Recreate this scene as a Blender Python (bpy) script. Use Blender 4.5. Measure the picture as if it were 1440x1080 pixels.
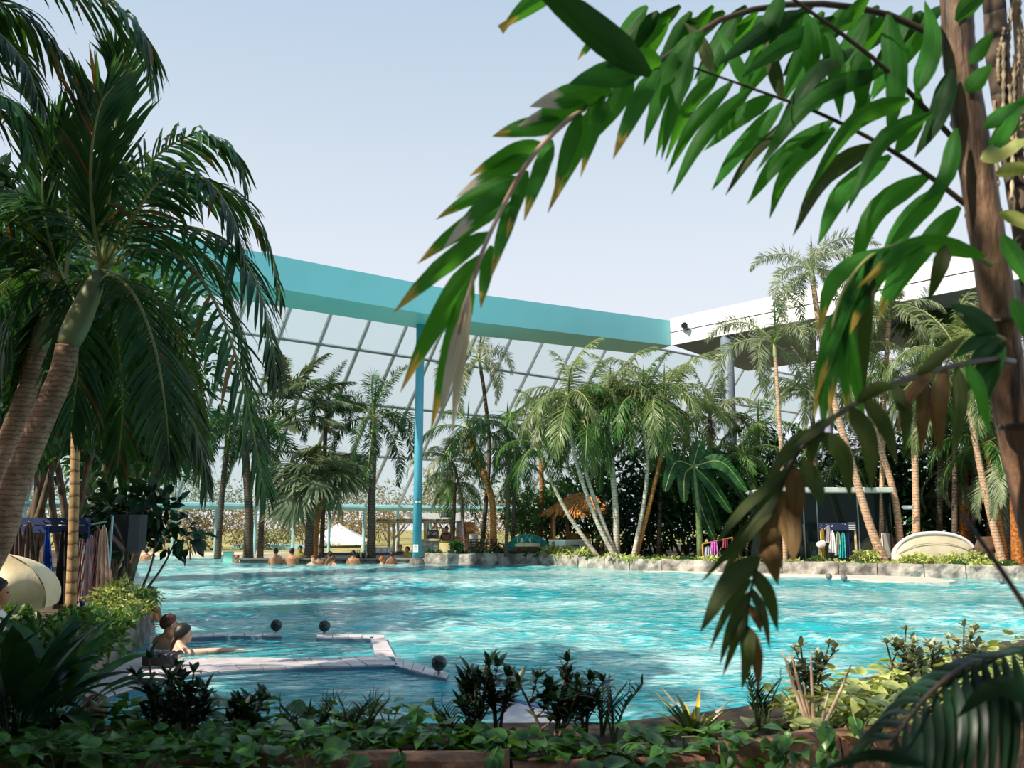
import bpy, math, random
import numpy as np
from mathutils import Vector, Matrix

for o in list(bpy.data.objects):
    bpy.data.objects.remove(o)
scene = bpy.context.scene
COL = scene.collection

# ------------------------------------------------------------ camera
FPX, EYE = 1250.0, 1.62
PITCH = math.atan(194 / 1250)
cam = bpy.data.cameras.new('camera')
cam.sensor_width = 36.0
cam.lens = FPX / 1440 * 36.0
cam.clip_end = 600
cam.dof.use_dof = True
cam.dof.focus_distance = 13.0
cam.dof.aperture_fstop = 4.0
camo = bpy.data.objects.new('camera', cam)
COL.objects.link(camo)
camo.location = (0, 0, EYE)
camo.rotation_euler = (math.pi / 2 + PITCH, 0, 0)
scene.camera = camo

# ------------------------------------------------------------ sky, sun, exposure
world = bpy.data.worlds.new('sky'); scene.world = world
world.use_nodes = True
wn, wl = world.node_tree.nodes, world.node_tree.links
wn.clear()
w_out = wn.new('ShaderNodeOutputWorld'); w_bg = wn.new('ShaderNodeBackground')
w_tc = wn.new('ShaderNodeTexCoord'); w_sep = wn.new('ShaderNodeSeparateXYZ')
w_ramp = wn.new('ShaderNodeValToRGB')
wl.new(w_tc.outputs['Generated'], w_sep.inputs[0])
wl.new(w_sep.outputs['Z'], w_ramp.inputs[0])
e = w_ramp.color_ramp.elements
e[0].position = 0.0; e[0].color = (0.90, 0.92, 0.97, 1)
e[1].position = 0.9; e[1].color = (0.30, 0.46, 0.72, 1)
for pos, c in ((0.18, (0.84, 0.885, 0.96, 1)), (0.30, (0.74, 0.82, 0.92, 1)), (0.45, (0.59, 0.70, 0.83, 1)), (0.6, (0.46, 0.60, 0.78, 1))):
    n = e.new(pos); n.color = c
wl.new(w_ramp.outputs[0], w_bg.inputs[0])
w_bg.inputs[1].default_value = 1.0
wl.new(w_bg.outputs[0], w_out.inputs[0])

SUN_DIR = Vector((-0.87, -0.49, 1.0)).normalized()
sun = bpy.data.lights.new('sun', 'SUN'); sun.energy = 7.5; sun.angle = 0.01; sun.color = (1.0, 0.90, 0.76)
suno = bpy.data.objects.new('sun', sun); COL.objects.link(suno)
suno.location = (-40, -20, 50)
suno.rotation_euler = SUN_DIR.to_track_quat('Z', 'Y').to_euler()

scene.view_settings.view_transform = 'Standard'
scene.view_settings.look = 'None'
scene.view_settings.gamma = 1.0
scene.view_settings.use_curve_mapping = False
scene.view_settings.exposure = 0.0

# ------------------------------------------------------------ pixel helpers (a pixel gives a direction, depth comes from what the thing touches)
_c, _s = math.cos(PITCH), math.sin(PITCH)
CAMP = np.array([0, 0, EYE])
def ray(px, py):
    u = (px - 720) / FPX; v = (540 - py) / FPX
    return np.array([u, _c - v * _s, _s + v * _c])
def P(px, py, Y):
    d = ray(px, py); return CAMP + d * (Y / d[1])
def G(px, py, z=0.0):
    d = ray(px, py); return CAMP + d * ((z - EYE) / d[2])
def nrm(v):
    v = np.asarray(v, float); l = np.linalg.norm(v, axis=-1, keepdims=True); l[l < 1e-9] = 1; return v / l

# ------------------------------------------------------------ object helpers
class MB:
    def __init__(s): s.v = []; s.f = []; s.m = []; s.n = 0
    def add(s, vs, fs, m=0):
        vs = np.asarray(vs, float).reshape(-1, 3)
        s.v.append(vs); n = s.n
        s.f.extend([tuple(int(i) + n for i in f) for f in fs]); s.m.extend([m] * len(fs)); s.n += len(vs)
        return s
    def box(s, c, sz, rz=0, m=0, bev=0.0):
        hx, hy, hz = sz[0] / 2, sz[1] / 2, sz[2] / 2
        if bev > 0:
            b = min(bev, hx * .9, hy * .9, hz * .9); vs = []
            for z, k in ((-hz, b), (-hz + b, 0), (hz - b, 0), (hz, b)):
                ex, ey = hx - k, hy - k
                q = b if k == 0 else b
                vs += [(-ex + q * .6, -ey, z), (ex - q * .6, -ey, z), (ex, -ey + q * .6, z), (ex, ey - q * .6, z), (ex - q * .6, ey, z), (-ex + q * .6, ey, z), (-ex, ey - q * .6, z), (-ex, -ey + q * .6, z)]
            fs = [tuple(range(7, -1, -1)), tuple(range(24, 32))]
            for r in range(3):
                for i in range(8):
                    a, d = r * 8 + i, r * 8 + (i + 1) % 8
                    fs.append((a, d, d + 8, a + 8))
        else:
            vs = [(x, y, z) for z in (-hz, hz) for x, y in ((-hx, -hy), (hx, -hy), (hx, hy), (-hx, hy))]
            fs = [(3, 2, 1, 0), (4, 5, 6, 7), (0, 1, 5, 4), (1, 2, 6, 5), (2, 3, 7, 6), (3, 0, 4, 7)]
        vs = np.array(vs); ca, sa = math.cos(rz), math.sin(rz)
        vs = np.stack([vs[:, 0] * ca - vs[:, 1] * sa, vs[:, 0] * sa + vs[:, 1] * ca, vs[:, 2]], 1) + np.array(c)
        return s.add(vs, fs, m)
    def tube(s, pts, r, n=8, m=0, cap=True, flat=1.0):
        pts = np.asarray(pts, float); k = len(pts)
        r = np.full(k, r) if np.isscalar(r) else np.asarray(r, float)
        T = nrm(np.gradient(pts, axis=0))
        ref = np.array([0, 0, 1.0]) if abs(T[0][2]) < .9 else np.array([1.0, 0, 0])
        A = np.zeros((k, 3)); a = ref - T[0] * (ref @ T[0]); A[0] = a / np.linalg.norm(a)
        for i in range(1, k):
            a = A[i - 1] - T[i] * (A[i - 1] @ T[i]); A[i] = a / max(1e-9, np.linalg.norm(a))
        B = np.cross(T, A); th = np.linspace(0, 2 * np.pi, n, endpoint=False)
        vs = pts[:, None] + r[:, None, None] * (np.cos(th)[None, :, None] * A[:, None] * flat + np.sin(th)[None, :, None] * B[:, None])
        fs = [(i * n + j, i * n + (j + 1) % n, (i + 1) * n + (j + 1) % n, (i + 1) * n + j) for i in range(k - 1) for j in range(n)]
        if cap: fs += [tuple(range(n - 1, -1, -1)), tuple(range((k - 1) * n, k * n))]
        return s.add(vs, fs, m)
    def lathe(s, prof, c=(0, 0, 0), n=16, m=0, sx=1, sy=1):
        prof = np.asarray(prof, float); k = len(prof); th = np.linspace(0, 2 * np.pi, n, endpoint=False)
        vs = np.stack([prof[:, 0, None] * np.cos(th) * sx, prof[:, 0, None] * np.sin(th) * sy, np.repeat(prof[:, 1, None], n, 1)], 2) + np.array(c)
        fs = [(i * n + j, i * n + (j + 1) % n, (i + 1) * n + (j + 1) % n, (i + 1) * n + j) for i in range(k - 1) for j in range(n)]
        if prof[0, 0] > 1e-4: fs.append(tuple(range(n - 1, -1, -1)))
        if prof[-1, 0] > 1e-4: fs.append(tuple(range((k - 1) * n, k * n)))
        return s.add(vs, fs, m)
    def ball(s, c, r, n=12, k=8, m=0):
        r = np.broadcast_to(np.asarray(r, float), (3,))
        a = np.linspace(-np.pi / 2, np.pi / 2, k + 1)
        prof = np.stack([np.cos(a), np.sin(a)], 1); prof[0, 0] = prof[-1, 0] = 1e-5
        b = MB().lathe(prof, n=n); return s.add(np.concatenate(b.v) * r + np.array(c), b.f, m)
    def prism(s, poly, z0, z1, m=0):
        n = len(poly); poly = [tuple(p[:2]) for p in poly]
        vs = [(x, y, z0) for x, y in poly] + [(x, y, z1) for x, y in poly]
        fs = [tuple(range(n - 1, -1, -1)), tuple(range(n, 2 * n))] + [(i, (i + 1) % n, n + (i + 1) % n, n + i) for i in range(n)]
        return s.add(vs, fs, m)
    def build(s, name, mats, parent=None, smooth=False, local=False):
        vs = np.concatenate(s.v) if s.v else np.zeros((0, 3))
        if parent is not None and not local: vs = vs - wloc(parent)
        me = bpy.data.meshes.new(name)
        me.from_pydata(vs, [], s.f)
        mats = mats if isinstance(mats, (list, tuple)) else [mats]
        for m in mats: me.materials.append(m)
        if len(mats) > 1: me.polygons.foreach_set('material_index', s.m)
        if smooth: me.polygons.foreach_set('use_smooth', [True] * len(s.f))
        me.update()
        return place(name, me, parent)
WL = {}
def wloc(o):
    p = np.zeros(3)
    while o is not None:
        p = p + np.array(o.location); o = o.parent
    return p
def place(name, me, parent=None, loc=None, rot=None, sc=None):
    o = bpy.data.objects.new(name, me); COL.objects.link(o)
    if parent is not None: o.parent = parent
    if loc is not None: o.location = loc
    if rot is not None: o.rotation_euler = rot
    if sc is not None: o.scale = (sc, sc, sc) if np.isscalar(sc) else sc
    return o
def tag(o, label, cat=None, group=None, kind=None):
    o['label'] = label
    if cat: o['category'] = cat
    if group: o['group'] = group
    if kind: o['kind'] = kind
    return o
def thing(name, label, cat, loc=(0, 0, 0), group=None):
    o = bpy.data.objects.new(name, None); COL.objects.link(o)
    o.location = tuple(float(x) for x in loc); o.empty_display_size = .2
    return tag(o, label, cat, group)
def struct(o, label=None):
    o['kind'] = 'structure'
    if label: o['label'] = label
    return o
def spline(pts, n):
    pts = np.asarray(pts, float)
    q = np.vstack([2 * pts[0] - pts[1], pts, 2 * pts[-1] - pts[-2]])
    k = len(pts) - 1; out = []
    for t in np.linspace(0, k, n):
        i = min(int(t), k - 1); u = t - i; a, b, c, d = q[i:i + 4]
        out.append(.5 * ((2 * b) + (-a + c) * u + (2 * a - 5 * b + 4 * c - d) * u * u + (-a + 3 * b - 3 * c + d) * u ** 3))
    return np.array(out)

# ------------------------------------------------------------ materials
def S(h):
    h = h.lstrip('#'); c = [int(h[i:i + 2], 16) / 255 for i in (0, 2, 4)]
    return tuple(x / 12.92 if x <= .04045 else ((x + .055) / 1.055) ** 2.4 for x in c) + (1,)
MATS = {}
def mat(name, a, b=None, scale=5.0, rough=.6, bump=0.0, bscale=None, metal=0.0, trans=0.0, tcol=None, rnd=0.0, stretch=(1, 1, 1), spec=.5, detail=4, emit=None, contrast=(.35, .65), coord='Object'):
    if name in MATS: return MATS[name]
    m = bpy.data.materials.new(name); m.use_nodes = True
    nt = m.node_tree; N, L = nt.nodes, nt.links
    bs = N['Principled BSDF']; out = N['Material Output']
    bs.inputs['Roughness'].default_value = rough; bs.inputs['Metallic'].default_value = metal
    bs.inputs['Specular IOR Level'].default_value = spec
    ca = S(a); cb = S(b) if b else ca
    tc = N.new('ShaderNodeTexCoord'); mp = N.new('ShaderNodeMapping'); mp.inputs['Scale'].default_value = stretch
    L.new(tc.outputs[coord], mp.inputs[0])
    nz = N.new('ShaderNodeTexNoise'); nz.inputs['Scale'].default_value = scale; nz.inputs['Detail'].default_value = detail
    L.new(mp.outputs[0], nz.inputs['Vector'])
    rp = N.new('ShaderNodeValToRGB'); rp.color_ramp.elements[0].position = contrast[0]; rp.color_ramp.elements[1].position = contrast[1]
    rp.color_ramp.elements[0].color = ca; rp.color_ramp.elements[1].color = cb
    L.new(nz.outputs['Fac'], rp.inputs[0])
    col = rp.outputs[0]
    if rnd > 0:
        oi = N.new('ShaderNodeObjectInfo'); mr = N.new('ShaderNodeMapRange'); mr.inputs['To Min'].default_value = 1 - rnd; mr.inputs['To Max'].default_value = 1 + rnd
        hs = N.new('ShaderNodeHueSaturation'); L.new(oi.outputs['Random'], mr.inputs[0]); L.new(mr.outputs[0], hs.inputs['Value']); L.new(col, hs.inputs['Color']); col = hs.outputs[0]
    L.new(col, bs.inputs['Base Color'])
    if bump > 0:
        nb = N.new('ShaderNodeTexNoise'); nb.inputs['Scale'].default_value = bscale or scale * 3; nb.inputs['Detail'].default_value = 5
        L.new(mp.outputs[0], nb.inputs['Vector'])
        bp = N.new('ShaderNodeBump'); bp.inputs['Strength'].default_value = bump; bp.inputs['Distance'].default_value = .05
        L.new(nb.outputs['Fac'], bp.inputs['Height']); L.new(bp.outputs[0], bs.inputs['Normal'])
    if trans > 0:
        tr = N.new('ShaderNodeBsdfTranslucent'); mx = N.new('ShaderNodeMixShader'); mx.inputs[0].default_value = trans
        if tcol: tr.inputs[0].default_value = S(tcol)
        else: L.new(col, tr.inputs[0])
        L.new(bs.outputs[0], mx.inputs[1]); L.new(tr.outputs[0], mx.inputs[2]); L.new(mx.outputs[0], out.inputs[0])
    if emit:
        bs.inputs['Emission Color'].default_value = S(emit[0]); bs.inputs['Emission Strength'].default_value = emit[1]
    MATS[name] = m; return m
def bands(name, a, b, period, rough=.8, c=None):
    """trunk bark with ring scars along z"""
    m = bpy.data.materials.new(name); m.use_nodes = True
    nt = m.node_tree; N, L = nt.nodes, nt.links; bs = N['Principled BSDF']
    bs.inputs['Roughness'].default_value = rough
    tc = N.new('ShaderNodeTexCoord'); wv = N.new('ShaderNodeTexWave'); wv.bands_direction = 'Z'; wv.wave_profile = 'SAW'
    wv.inputs['Scale'].default_value = 1 / period / 3.2; wv.inputs['Distortion'].default_value = 3.5; wv.inputs['Detail'].default_value = 2; wv.inputs['Detail Scale'].default_value = 3
    L.new(tc.outputs['Object'], wv.inputs[0])
    nz = N.new('ShaderNodeTexNoise'); nz.inputs['Scale'].default_value = 9; nz.inputs['Detail'].default_value = 5; L.new(tc.outputs['Object'], nz.inputs[0])
    r1 = N.new('ShaderNodeValToRGB'); r1.color_ramp.elements[0].color = S(a); r1.color_ramp.elements[1].color = S(b)
    r1.color_ramp.elements[0].position = .05; r1.color_ramp.elements[1].position = .4
    L.new(wv.outputs[0], r1.inputs[0])
    mx = N.new('ShaderNodeMix'); mx.data_type = 'RGBA'; mx.blend_type = 'MULTIPLY'; mx.inputs[0].default_value = .75
    r2 = N.new('ShaderNodeValToRGB'); r2.color_ramp.elements[0].color = (.35, .33, .3, 1); r2.color_ramp.elements[1].color = (1, 1, 1, 1); r2.color_ramp.elements[0].position = .3; r2.color_ramp.elements[1].position = .6
    L.new(nz.outputs[0], r2.inputs[0]); L.new(r1.outputs[0], mx.inputs[6]); L.new(r2.outputs[0], mx.inputs[7]); L.new(mx.outputs[2], bs.inputs[0])
    bp = N.new('ShaderNodeBump'); bp.inputs['Strength'].default_value = .4; bp.inputs['Distance'].default_value = .015; L.new(wv.outputs[0], bp.inputs['Height']); L.new(bp.outputs[0], bs.inputs['Normal'])
    MATS[name] = m; return m
def glass(name, col, haze=.08, rough=.05, fres=1.45, hazecol='#dfeef0'):
    m = bpy.data.materials.new(name); m.use_nodes = True; N, L = m.node_tree.nodes, m.node_tree.links; N.clear()
    out = N.new('ShaderNodeOutputMaterial'); tr = N.new('ShaderNodeBsdfTransparent'); gl = N.new('ShaderNodeBsdfGlossy'); df = N.new('ShaderNodeBsdfDiffuse')
    tr.inputs[0].default_value = S(col); gl.inputs['Roughness'].default_value = rough; df.inputs[0].default_value = S(hazecol)
    fr = N.new('ShaderNodeFresnel'); fr.inputs[0].default_value = fres
    m1 = N.new('ShaderNodeMixShader'); m2 = N.new('ShaderNodeMixShader'); m1.inputs[0].default_value = haze
    L.new(tr.outputs[0], m1.inputs[1]); L.new(df.outputs[0], m1.inputs[2]); L.new(fr.outputs[0], m2.inputs[0]); L.new(m1.outputs[0], m2.inputs[1]); L.new(gl.outputs[0], m2.inputs[2]); L.new(m2.outputs[0], out.inputs[0])
    MATS[name] = m; return m

M_leaf_dark = mat('leaf_dark', '#16351f', '#2c5a2a', 3, .38, trans=.22, tcol='#4f7d1e', rnd=.35, spec=.25)
M_leaf_mid = mat('leaf_mid', '#1f4522', '#4b7535', 2.2, .4, trans=.25, tcol='#7a9a34', rnd=.3, spec=.25)
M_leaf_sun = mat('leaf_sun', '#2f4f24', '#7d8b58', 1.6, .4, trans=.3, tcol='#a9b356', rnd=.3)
M_leaf_dusty = mat('leaf_dusty', '#3d5438', '#8f9673', 2.5, .45, trans=.2, tcol='#97a05a', rnd=.3)
def leaf_uv(name, a, b, tcol, trans=.38, tip=None, rough=.5, rnd=.3, tip0=.78):
    """long leaf with veins along its length; tip colour dries out towards the end of the blade"""
    m = mat(name, a, b, 1.6, rough, bump=.35, bscale=3.2, spec=.22, trans=trans, tcol=tcol, rnd=rnd, stretch=(14, .8, 1), coord='UV', detail=3)
    if tip:
        N, L = m.node_tree.nodes, m.node_tree.links; bs = N['Principled BSDF']; src = bs.inputs['Base Color'].links[0].from_socket
        tc = N.new('ShaderNodeTexCoord'); sp = N.new('ShaderNodeSeparateXYZ'); L.new(tc.outputs['UV'], sp.inputs[0])
        nz = N.new('ShaderNodeTexNoise'); nz.inputs['Scale'].default_value = 4; L.new(tc.outputs['UV'], nz.inputs[0])
        ad = N.new('ShaderNodeMath'); ad.operation = 'MULTIPLY_ADD'; ad.inputs[1].default_value = .35; L.new(nz.outputs[0], ad.inputs[0]); L.new(sp.outputs['Y'], ad.inputs[2])
        rp = N.new('ShaderNodeValToRGB'); rp.color_ramp.elements[0].position = tip0 + .17; rp.color_ramp.elements[1].position = tip0 + .27; L.new(ad.outputs[0], rp.inputs[0])
        mx = N.new('ShaderNodeMix'); mx.data_type = 'RGBA'; L.new(rp.outputs[0], mx.inputs[0]); L.new(src, mx.inputs[6]); mx.inputs[7].default_value = S(tip); L.new(mx.outputs[2], bs.inputs['Base Color'])
        for n in N:
            if n.type == 'BSDF_TRANSLUCENT':
                m2 = N.new('ShaderNodeMix'); m2.data_type = 'RGBA'; L.new(rp.outputs[0], m2.inputs[0]); m2.inputs[6].default_value = S(tcol); m2.inputs[7].default_value = S(tip); L.new(m2.outputs[2], n.inputs[0])
    return m
M_leaf_fg = leaf_uv('leaf_foreground', '#14481a', '#357a24', '#5cae26')
M_leaf_fgtip = leaf_uv('leaf_foreground_yellow_tip', '#1a551c', '#3f8528', '#63b52c', tip='#d0b04c')
M_leaf_fgpale = leaf_uv('leaf_foreground_pale_tip', '#1a551c', '#3f8528', '#63b52c', tip='#e6d8bc', tip0=.62)
M_leaf_fgdark = leaf_uv('leaf_foreground_dark', '#0f3316', '#245a22', '#3f7a1c', trans=.25)
M_leaf_dry = leaf_uv('leaf_dry', '#453320', '#86693f', '#8a6c30', trans=.25)
M_leaf_olive = leaf_uv('leaf_olive', '#243a1c', '#4d4f2a', '#5d7a26', trans=.25)
M_leaf_straw = leaf_uv('leaf_straw', '#c9b58c', '#f1e4c6', '#e0cfa0', trans=.2, rnd=.1)
M_leaf_yel = mat('leaf_yellow_tip', '#c99a2c', '#d8c95a', 12, .6, trans=.2, rnd=.1)
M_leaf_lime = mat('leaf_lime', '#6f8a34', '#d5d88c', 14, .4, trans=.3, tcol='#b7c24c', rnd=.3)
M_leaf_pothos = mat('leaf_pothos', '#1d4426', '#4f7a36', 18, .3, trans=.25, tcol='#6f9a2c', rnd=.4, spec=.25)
M_leaf_black = mat('leaf_blackish', '#0f2417', '#20402a', 6, .35, trans=.15, tcol='#35591f', rnd=.3, spec=.25)
M_leaf_autumn = mat('leaf_autumn', '#5b5738', '#978658', 3, .8, trans=.2, tcol='#9a8850', rnd=.25)
M_rachis = mat('rachis_green', '#6b7d3c', '#8d8f55', 5, .5)
M_rachis_pale = mat('rachis_pale', '#b08d70', '#dcc4a8', 9, .5)
M_rachis_dark = mat('rachis_dark', '#2b2419', '#4b3c28', 9, .5)
M_stem_green = mat('stem_green', '#3f5a30', '#6c7d44', 8, .5)
M_stem_brown = mat('stem_brown', '#3d3020', '#6b5840', 8, .7)
M_bark_near = bands('bark_near', '#8a654c', '#c09a7c', .045)
M_bark_far = bands('bark_far', '#8a6550', '#d3ac8c', .09)
M_bark_orange = bands('bark_orange', '#7a4a1f', '#c98a4a', .09)
M_bark_pale = bands('bark_pale', '#8a8272', '#cfc6b2', .1)
M_bark_bamboo = bands('bark_bamboo', '#6b4a2c', '#b99768', .14)
M_bark_dark = bands('bark_dark', '#2e2620', '#6b5a4a', .11)
M_crownshaft = mat('crownshaft', '#66724a', '#9aa06c', 4, .45, stretch=(1, 1, .3))
M_fiber = mat('trunk_fibre', '#7a4519', '#c9803a', 14, .9, bump=.8)
# ------------------------------------------------------------ foliage generators
def leaf_arr(pos, d, W, L, w, droop=.3, k=3, fold=.0, prof=None, curl=None):
    """N leaves at once. returns verts, faces. 2 verts per section, 3 with a fold"""
    pos = np.asarray(pos, float); N = len(pos); d = nrm(d); L = np.broadcast_to(np.asarray(L, float), (N,)); w = np.broadcast_to(np.asarray(w, float), (N,))
    droop = np.broadcast_to(np.asarray(droop, float), (N,))
    if prof is None:
        prof = {2: [.4, 1, .05], 3: [.4, 1, .75, .04], 4: [.35, .95, 1, .7, .03], 5: [.3, .85, 1, .9, .55, .03], 6: [.25, .8, 1, 1, .85, .5, .03]}[k]
    p = pos.copy(); D = d.copy(); rows = []; c = 3 if fold else 2
    g = np.array([0, 0, -1.0])
    for j in range(k + 1):
        Wj = nrm(W - D * np.sum(W * D, 1, keepdims=True))
        h = (w * prof[j] / 2)[:, None]
        if fold:
            Nn = np.cross(D, Wj)
            Nn = Nn * np.where(Nn[:, 2:3] < 0, -1, 1)
            rows.append(np.stack([p - Wj * h + Nn * h * fold, p, p + Wj * h + Nn * h * fold], 1))
        else:
            rows.append(np.stack([p - Wj * h, p + Wj * h], 1))
        D = nrm(D + g * (droop * (1.5 / k))[:, None])
        p = p + D * (L / k)[:, None]
    V = np.stack(rows, 1).reshape(-1, 3)
    per = (k + 1) * c
    base = []
    for j in range(k):
        for q in range(c - 1):
            a = j * c + q; base.append((a, a + 1, a + c + 1, a + c))
    base = np.array(base)
    F = (base[None] + (np.arange(N) * per)[:, None, None]).reshape(-1, 4)
    return V, F.tolist()

def frond_mb(pts, n=44, L=.6, w=.035, ang=60, droop=.5, plume=0.0, seed=0, k=3, fold=0.0, r=.02, t0=.12, lift=.15, mb=None, jit=.12, tipL=.35, dry=0.0, baseL=.5):
    """pinnate frond along a 3-D polyline"""
    rs = np.random.RandomState(seed); mb = mb or MB()
    C = spline(pts, 26)
    mb.tube(C, np.linspace(r, r * .18, 26), 5, 0)
    t = np.linspace(t0, 1, n); ci = t * 25
    seg = np.minimum(ci.astype(int), 24); u = (ci - seg)[:, None]
    pos = C[seg] * (1 - u) + C[seg + 1] * u; T = nrm(np.gradient(C, axis=0))[seg]
    up = np.tile([0, 0, 1.0], (n, 1)); Sd = np.cross(T, up)
    bad = np.linalg.norm(Sd, axis=1) < .25
    ref = np.cross(nrm(C[-1] - C[0] + 1e-6), [0, 0, 1.0]); ref = ref / max(1e-6, np.linalg.norm(ref))
    Sd[bad] = ref; Sd = nrm(Sd)
    flip = np.sum(Sd * ref, 1) < 0; Sd[flip] *= -1
    U = np.cross(Sd, T)
    lp = np.where(t < .45, baseL + (1 - baseL) * np.sin(np.clip((t - t0) / (.45 - t0), 0, 1) * np.pi / 2), 1 - (1 - tipL) * ((t - .45) / .55) ** 1.6)
    for sg in (-1, 1):
        a = np.radians(ang * (1 - .45 * np.maximum(0, t - .6) / .4)) + rs.normal(0, jit * .6, n)
        if plume:
            ph = rs.uniform(-1, 1, n) * plume
            sd = Sd * np.cos(ph)[:, None] * sg + U * np.sin(ph)[:, None]
            lf = 0
        else: sd = Sd * sg; lf = lift
        d = T * np.cos(a)[:, None] + sd * np.sin(a)[:, None] + U * lf + rs.normal(0, jit * .5, (n, 3))
        LL = L * lp * rs.uniform(.85, 1.1, n)
        V, F = leaf_arr(pos, d, T, LL, w * (.6 + .4 * lp), droop * rs.uniform(.6, 1.4, n), k, fold)
        if dry > 0:
            per = k * (2 if fold else 1); isd = rs.rand(n) < dry
            for i in range(n): mb.m.extend([2 if isd[i] else 1] * per)
            mb.v.append(V); nn = mb.n; mb.f.extend([tuple(x + nn for x in q) for q in F]); mb.n += len(V)
        else: mb.add(V, F, 1)
    return mb

def arc_pts(e0, bend, L=1.0, n=9, twist=0.0):
    p = np.zeros(3); out = [p.copy()]; e = math.radians(e0)
    for i in range(n):
        t = (i + .5) / n; a = e - math.radians(bend) * t ** 1.25
        p = p + np.array([math.cos(a), twist * t * .4, math.sin(a)]) * L / n; out.append(p.copy())
    return np.array(out)

FRONDS = {}
def frond_variants(kind, mats):
    if kind in FRONDS: return FRONDS[kind]
    out = []
    spec = {
        # (elevation, bend)
        'feather': dict(ev=[(80, 70), (64, 105), (46, 120), (28, 122), (8, 110), (-15, 85), (-38, 50)], kw=dict(n=46, L=.29, w=.0145, ang=55, droop=.85, r=.012, k=3, jit=.2)),
        'foxtail': dict(ev=[(85, 45), (65, 110), (48, 140), (28, 145), (5, 120), (-20, 90)], kw=dict(n=110, L=.17, w=.012, ang=62, droop=.35, plume=1.5, r=.012, k=2)),
        'arching': dict(ev=[(88, 30), (75, 85), (62, 120), (45, 135), (25, 130)], kw=dict(n=50, L=.26, w=.018, ang=50, droop=.9, r=.012, k=3)),
        'wind': dict(ev=[(75, 40), (62, 55), (48, 60), (35, 60)], kw=dict(n=46, L=.24, w=.024, ang=40, droop=.5, r=.010, k=2, t0=.55)),
        'date': dict(ev=[(80, 60), (62, 90), (42, 110), (22, 120), (0, 110), (-25, 90)], kw=dict(n=64, L=.24, w=.013, ang=48, droop=.35, r=.012, k=2, lift=.3)),
    }[kind]
    for i, (e0, b) in enumerate(spec['ev']):
        for q in range(2):
            mb = frond_mb(arc_pts(e0 + (q * 8 - 4), b, 1.0, twist=(.25 if q else -.2)), seed=i * 7 + q, **spec['kw'])
            me = bpy.data.meshes.new('frond_' + kind)
            me.from_pydata(np.concatenate(mb.v), [], mb.f); 
            me.materials.append(M_rachis); me.materials.append(mats)
            me.polygons.foreach_set('material_index', mb.m); me.update()
            out.append(me)
    FRONDS[kind] = out; return out
def recolor(meshes, key, rach, leafm):
    k = ('rc', key)
    if k in FRONDS: return FRONDS[k]
    out = []
    for me in meshes:
        c = me.copy(); c.materials[0] = rach; c.materials[1] = leafm; out.append(c)
    FRONDS[k] = out; return out

def fan_mesh(seed, droop=.6, n=32, spread=140):
    rs = np.random.RandomState(seed); mb = MB()
    pet = arc_pts(30, 60, .55, 6); mb.tube(pet, np.linspace(.016, .01, 7), 5, 0)
    T = nrm(pet[-1] - pet[-2]); Sd = np.array([0, 1.0, 0]); U = np.cross(Sd, T) * -1
    a = np.radians(np.linspace(-spread, spread, n)) + rs.normal(0, .03, n)
    d = T[None] * np.cos(a)[:, None] + Sd[None] * np.sin(a)[:, None] + U[None] * .18 + rs.normal(0, .04, (n, 3))
    W = -T[None] * np.sin(a)[:, None] + Sd[None] * np.cos(a)[:, None]
    V, F = leaf_arr(np.tile(pet[-1], (n, 1)), d, W, .62 * (1 - .18 * np.abs(a) / 2.6) * rs.uniform(.8, 1.15, n), .05, droop * rs.uniform(.6, 1.5, n), 4, 0, prof=[.25, .8, 1, .55, .03])
    mb.add(V, F, 1); return mb
def fan_variants(leafm, key, droop=.6):
    k = ('fan', key)
    if k in FRONDS: return FRONDS[k]
    out = []
    for i in range(5):
        mb = fan_mesh(i, droop); me = bpy.data.meshes.new('fan_leaf')
        me.from_pydata(np.concatenate(mb.v), [], mb.f); me.materials.append(M_rachis); me.materials.append(leafm)
        me.polygons.foreach_set('material_index', mb.m); me.update(); out.append(me)
    FRONDS[k] = out; return out

def trunk_mb(pts, r0, r1, rings=.11, n=10, bulge=1.25, ring=.013):
    C = spline(pts, 8); Ls = np.sum(np.linalg.norm(np.diff(C, axis=0), axis=1))
    k = int(max(8, min(90, Ls / rings * 2))); C = spline(pts, k)
    t = np.linspace(0, 1, k); r = r0 + (r1 - r0) * t + r0 * (bulge - 1) * np.exp(-t * 14)
    r = r * (1 + ring * np.where(np.arange(k) % 2 == 0, 1, -1))
    return MB().tube(C, r, n)

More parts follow.
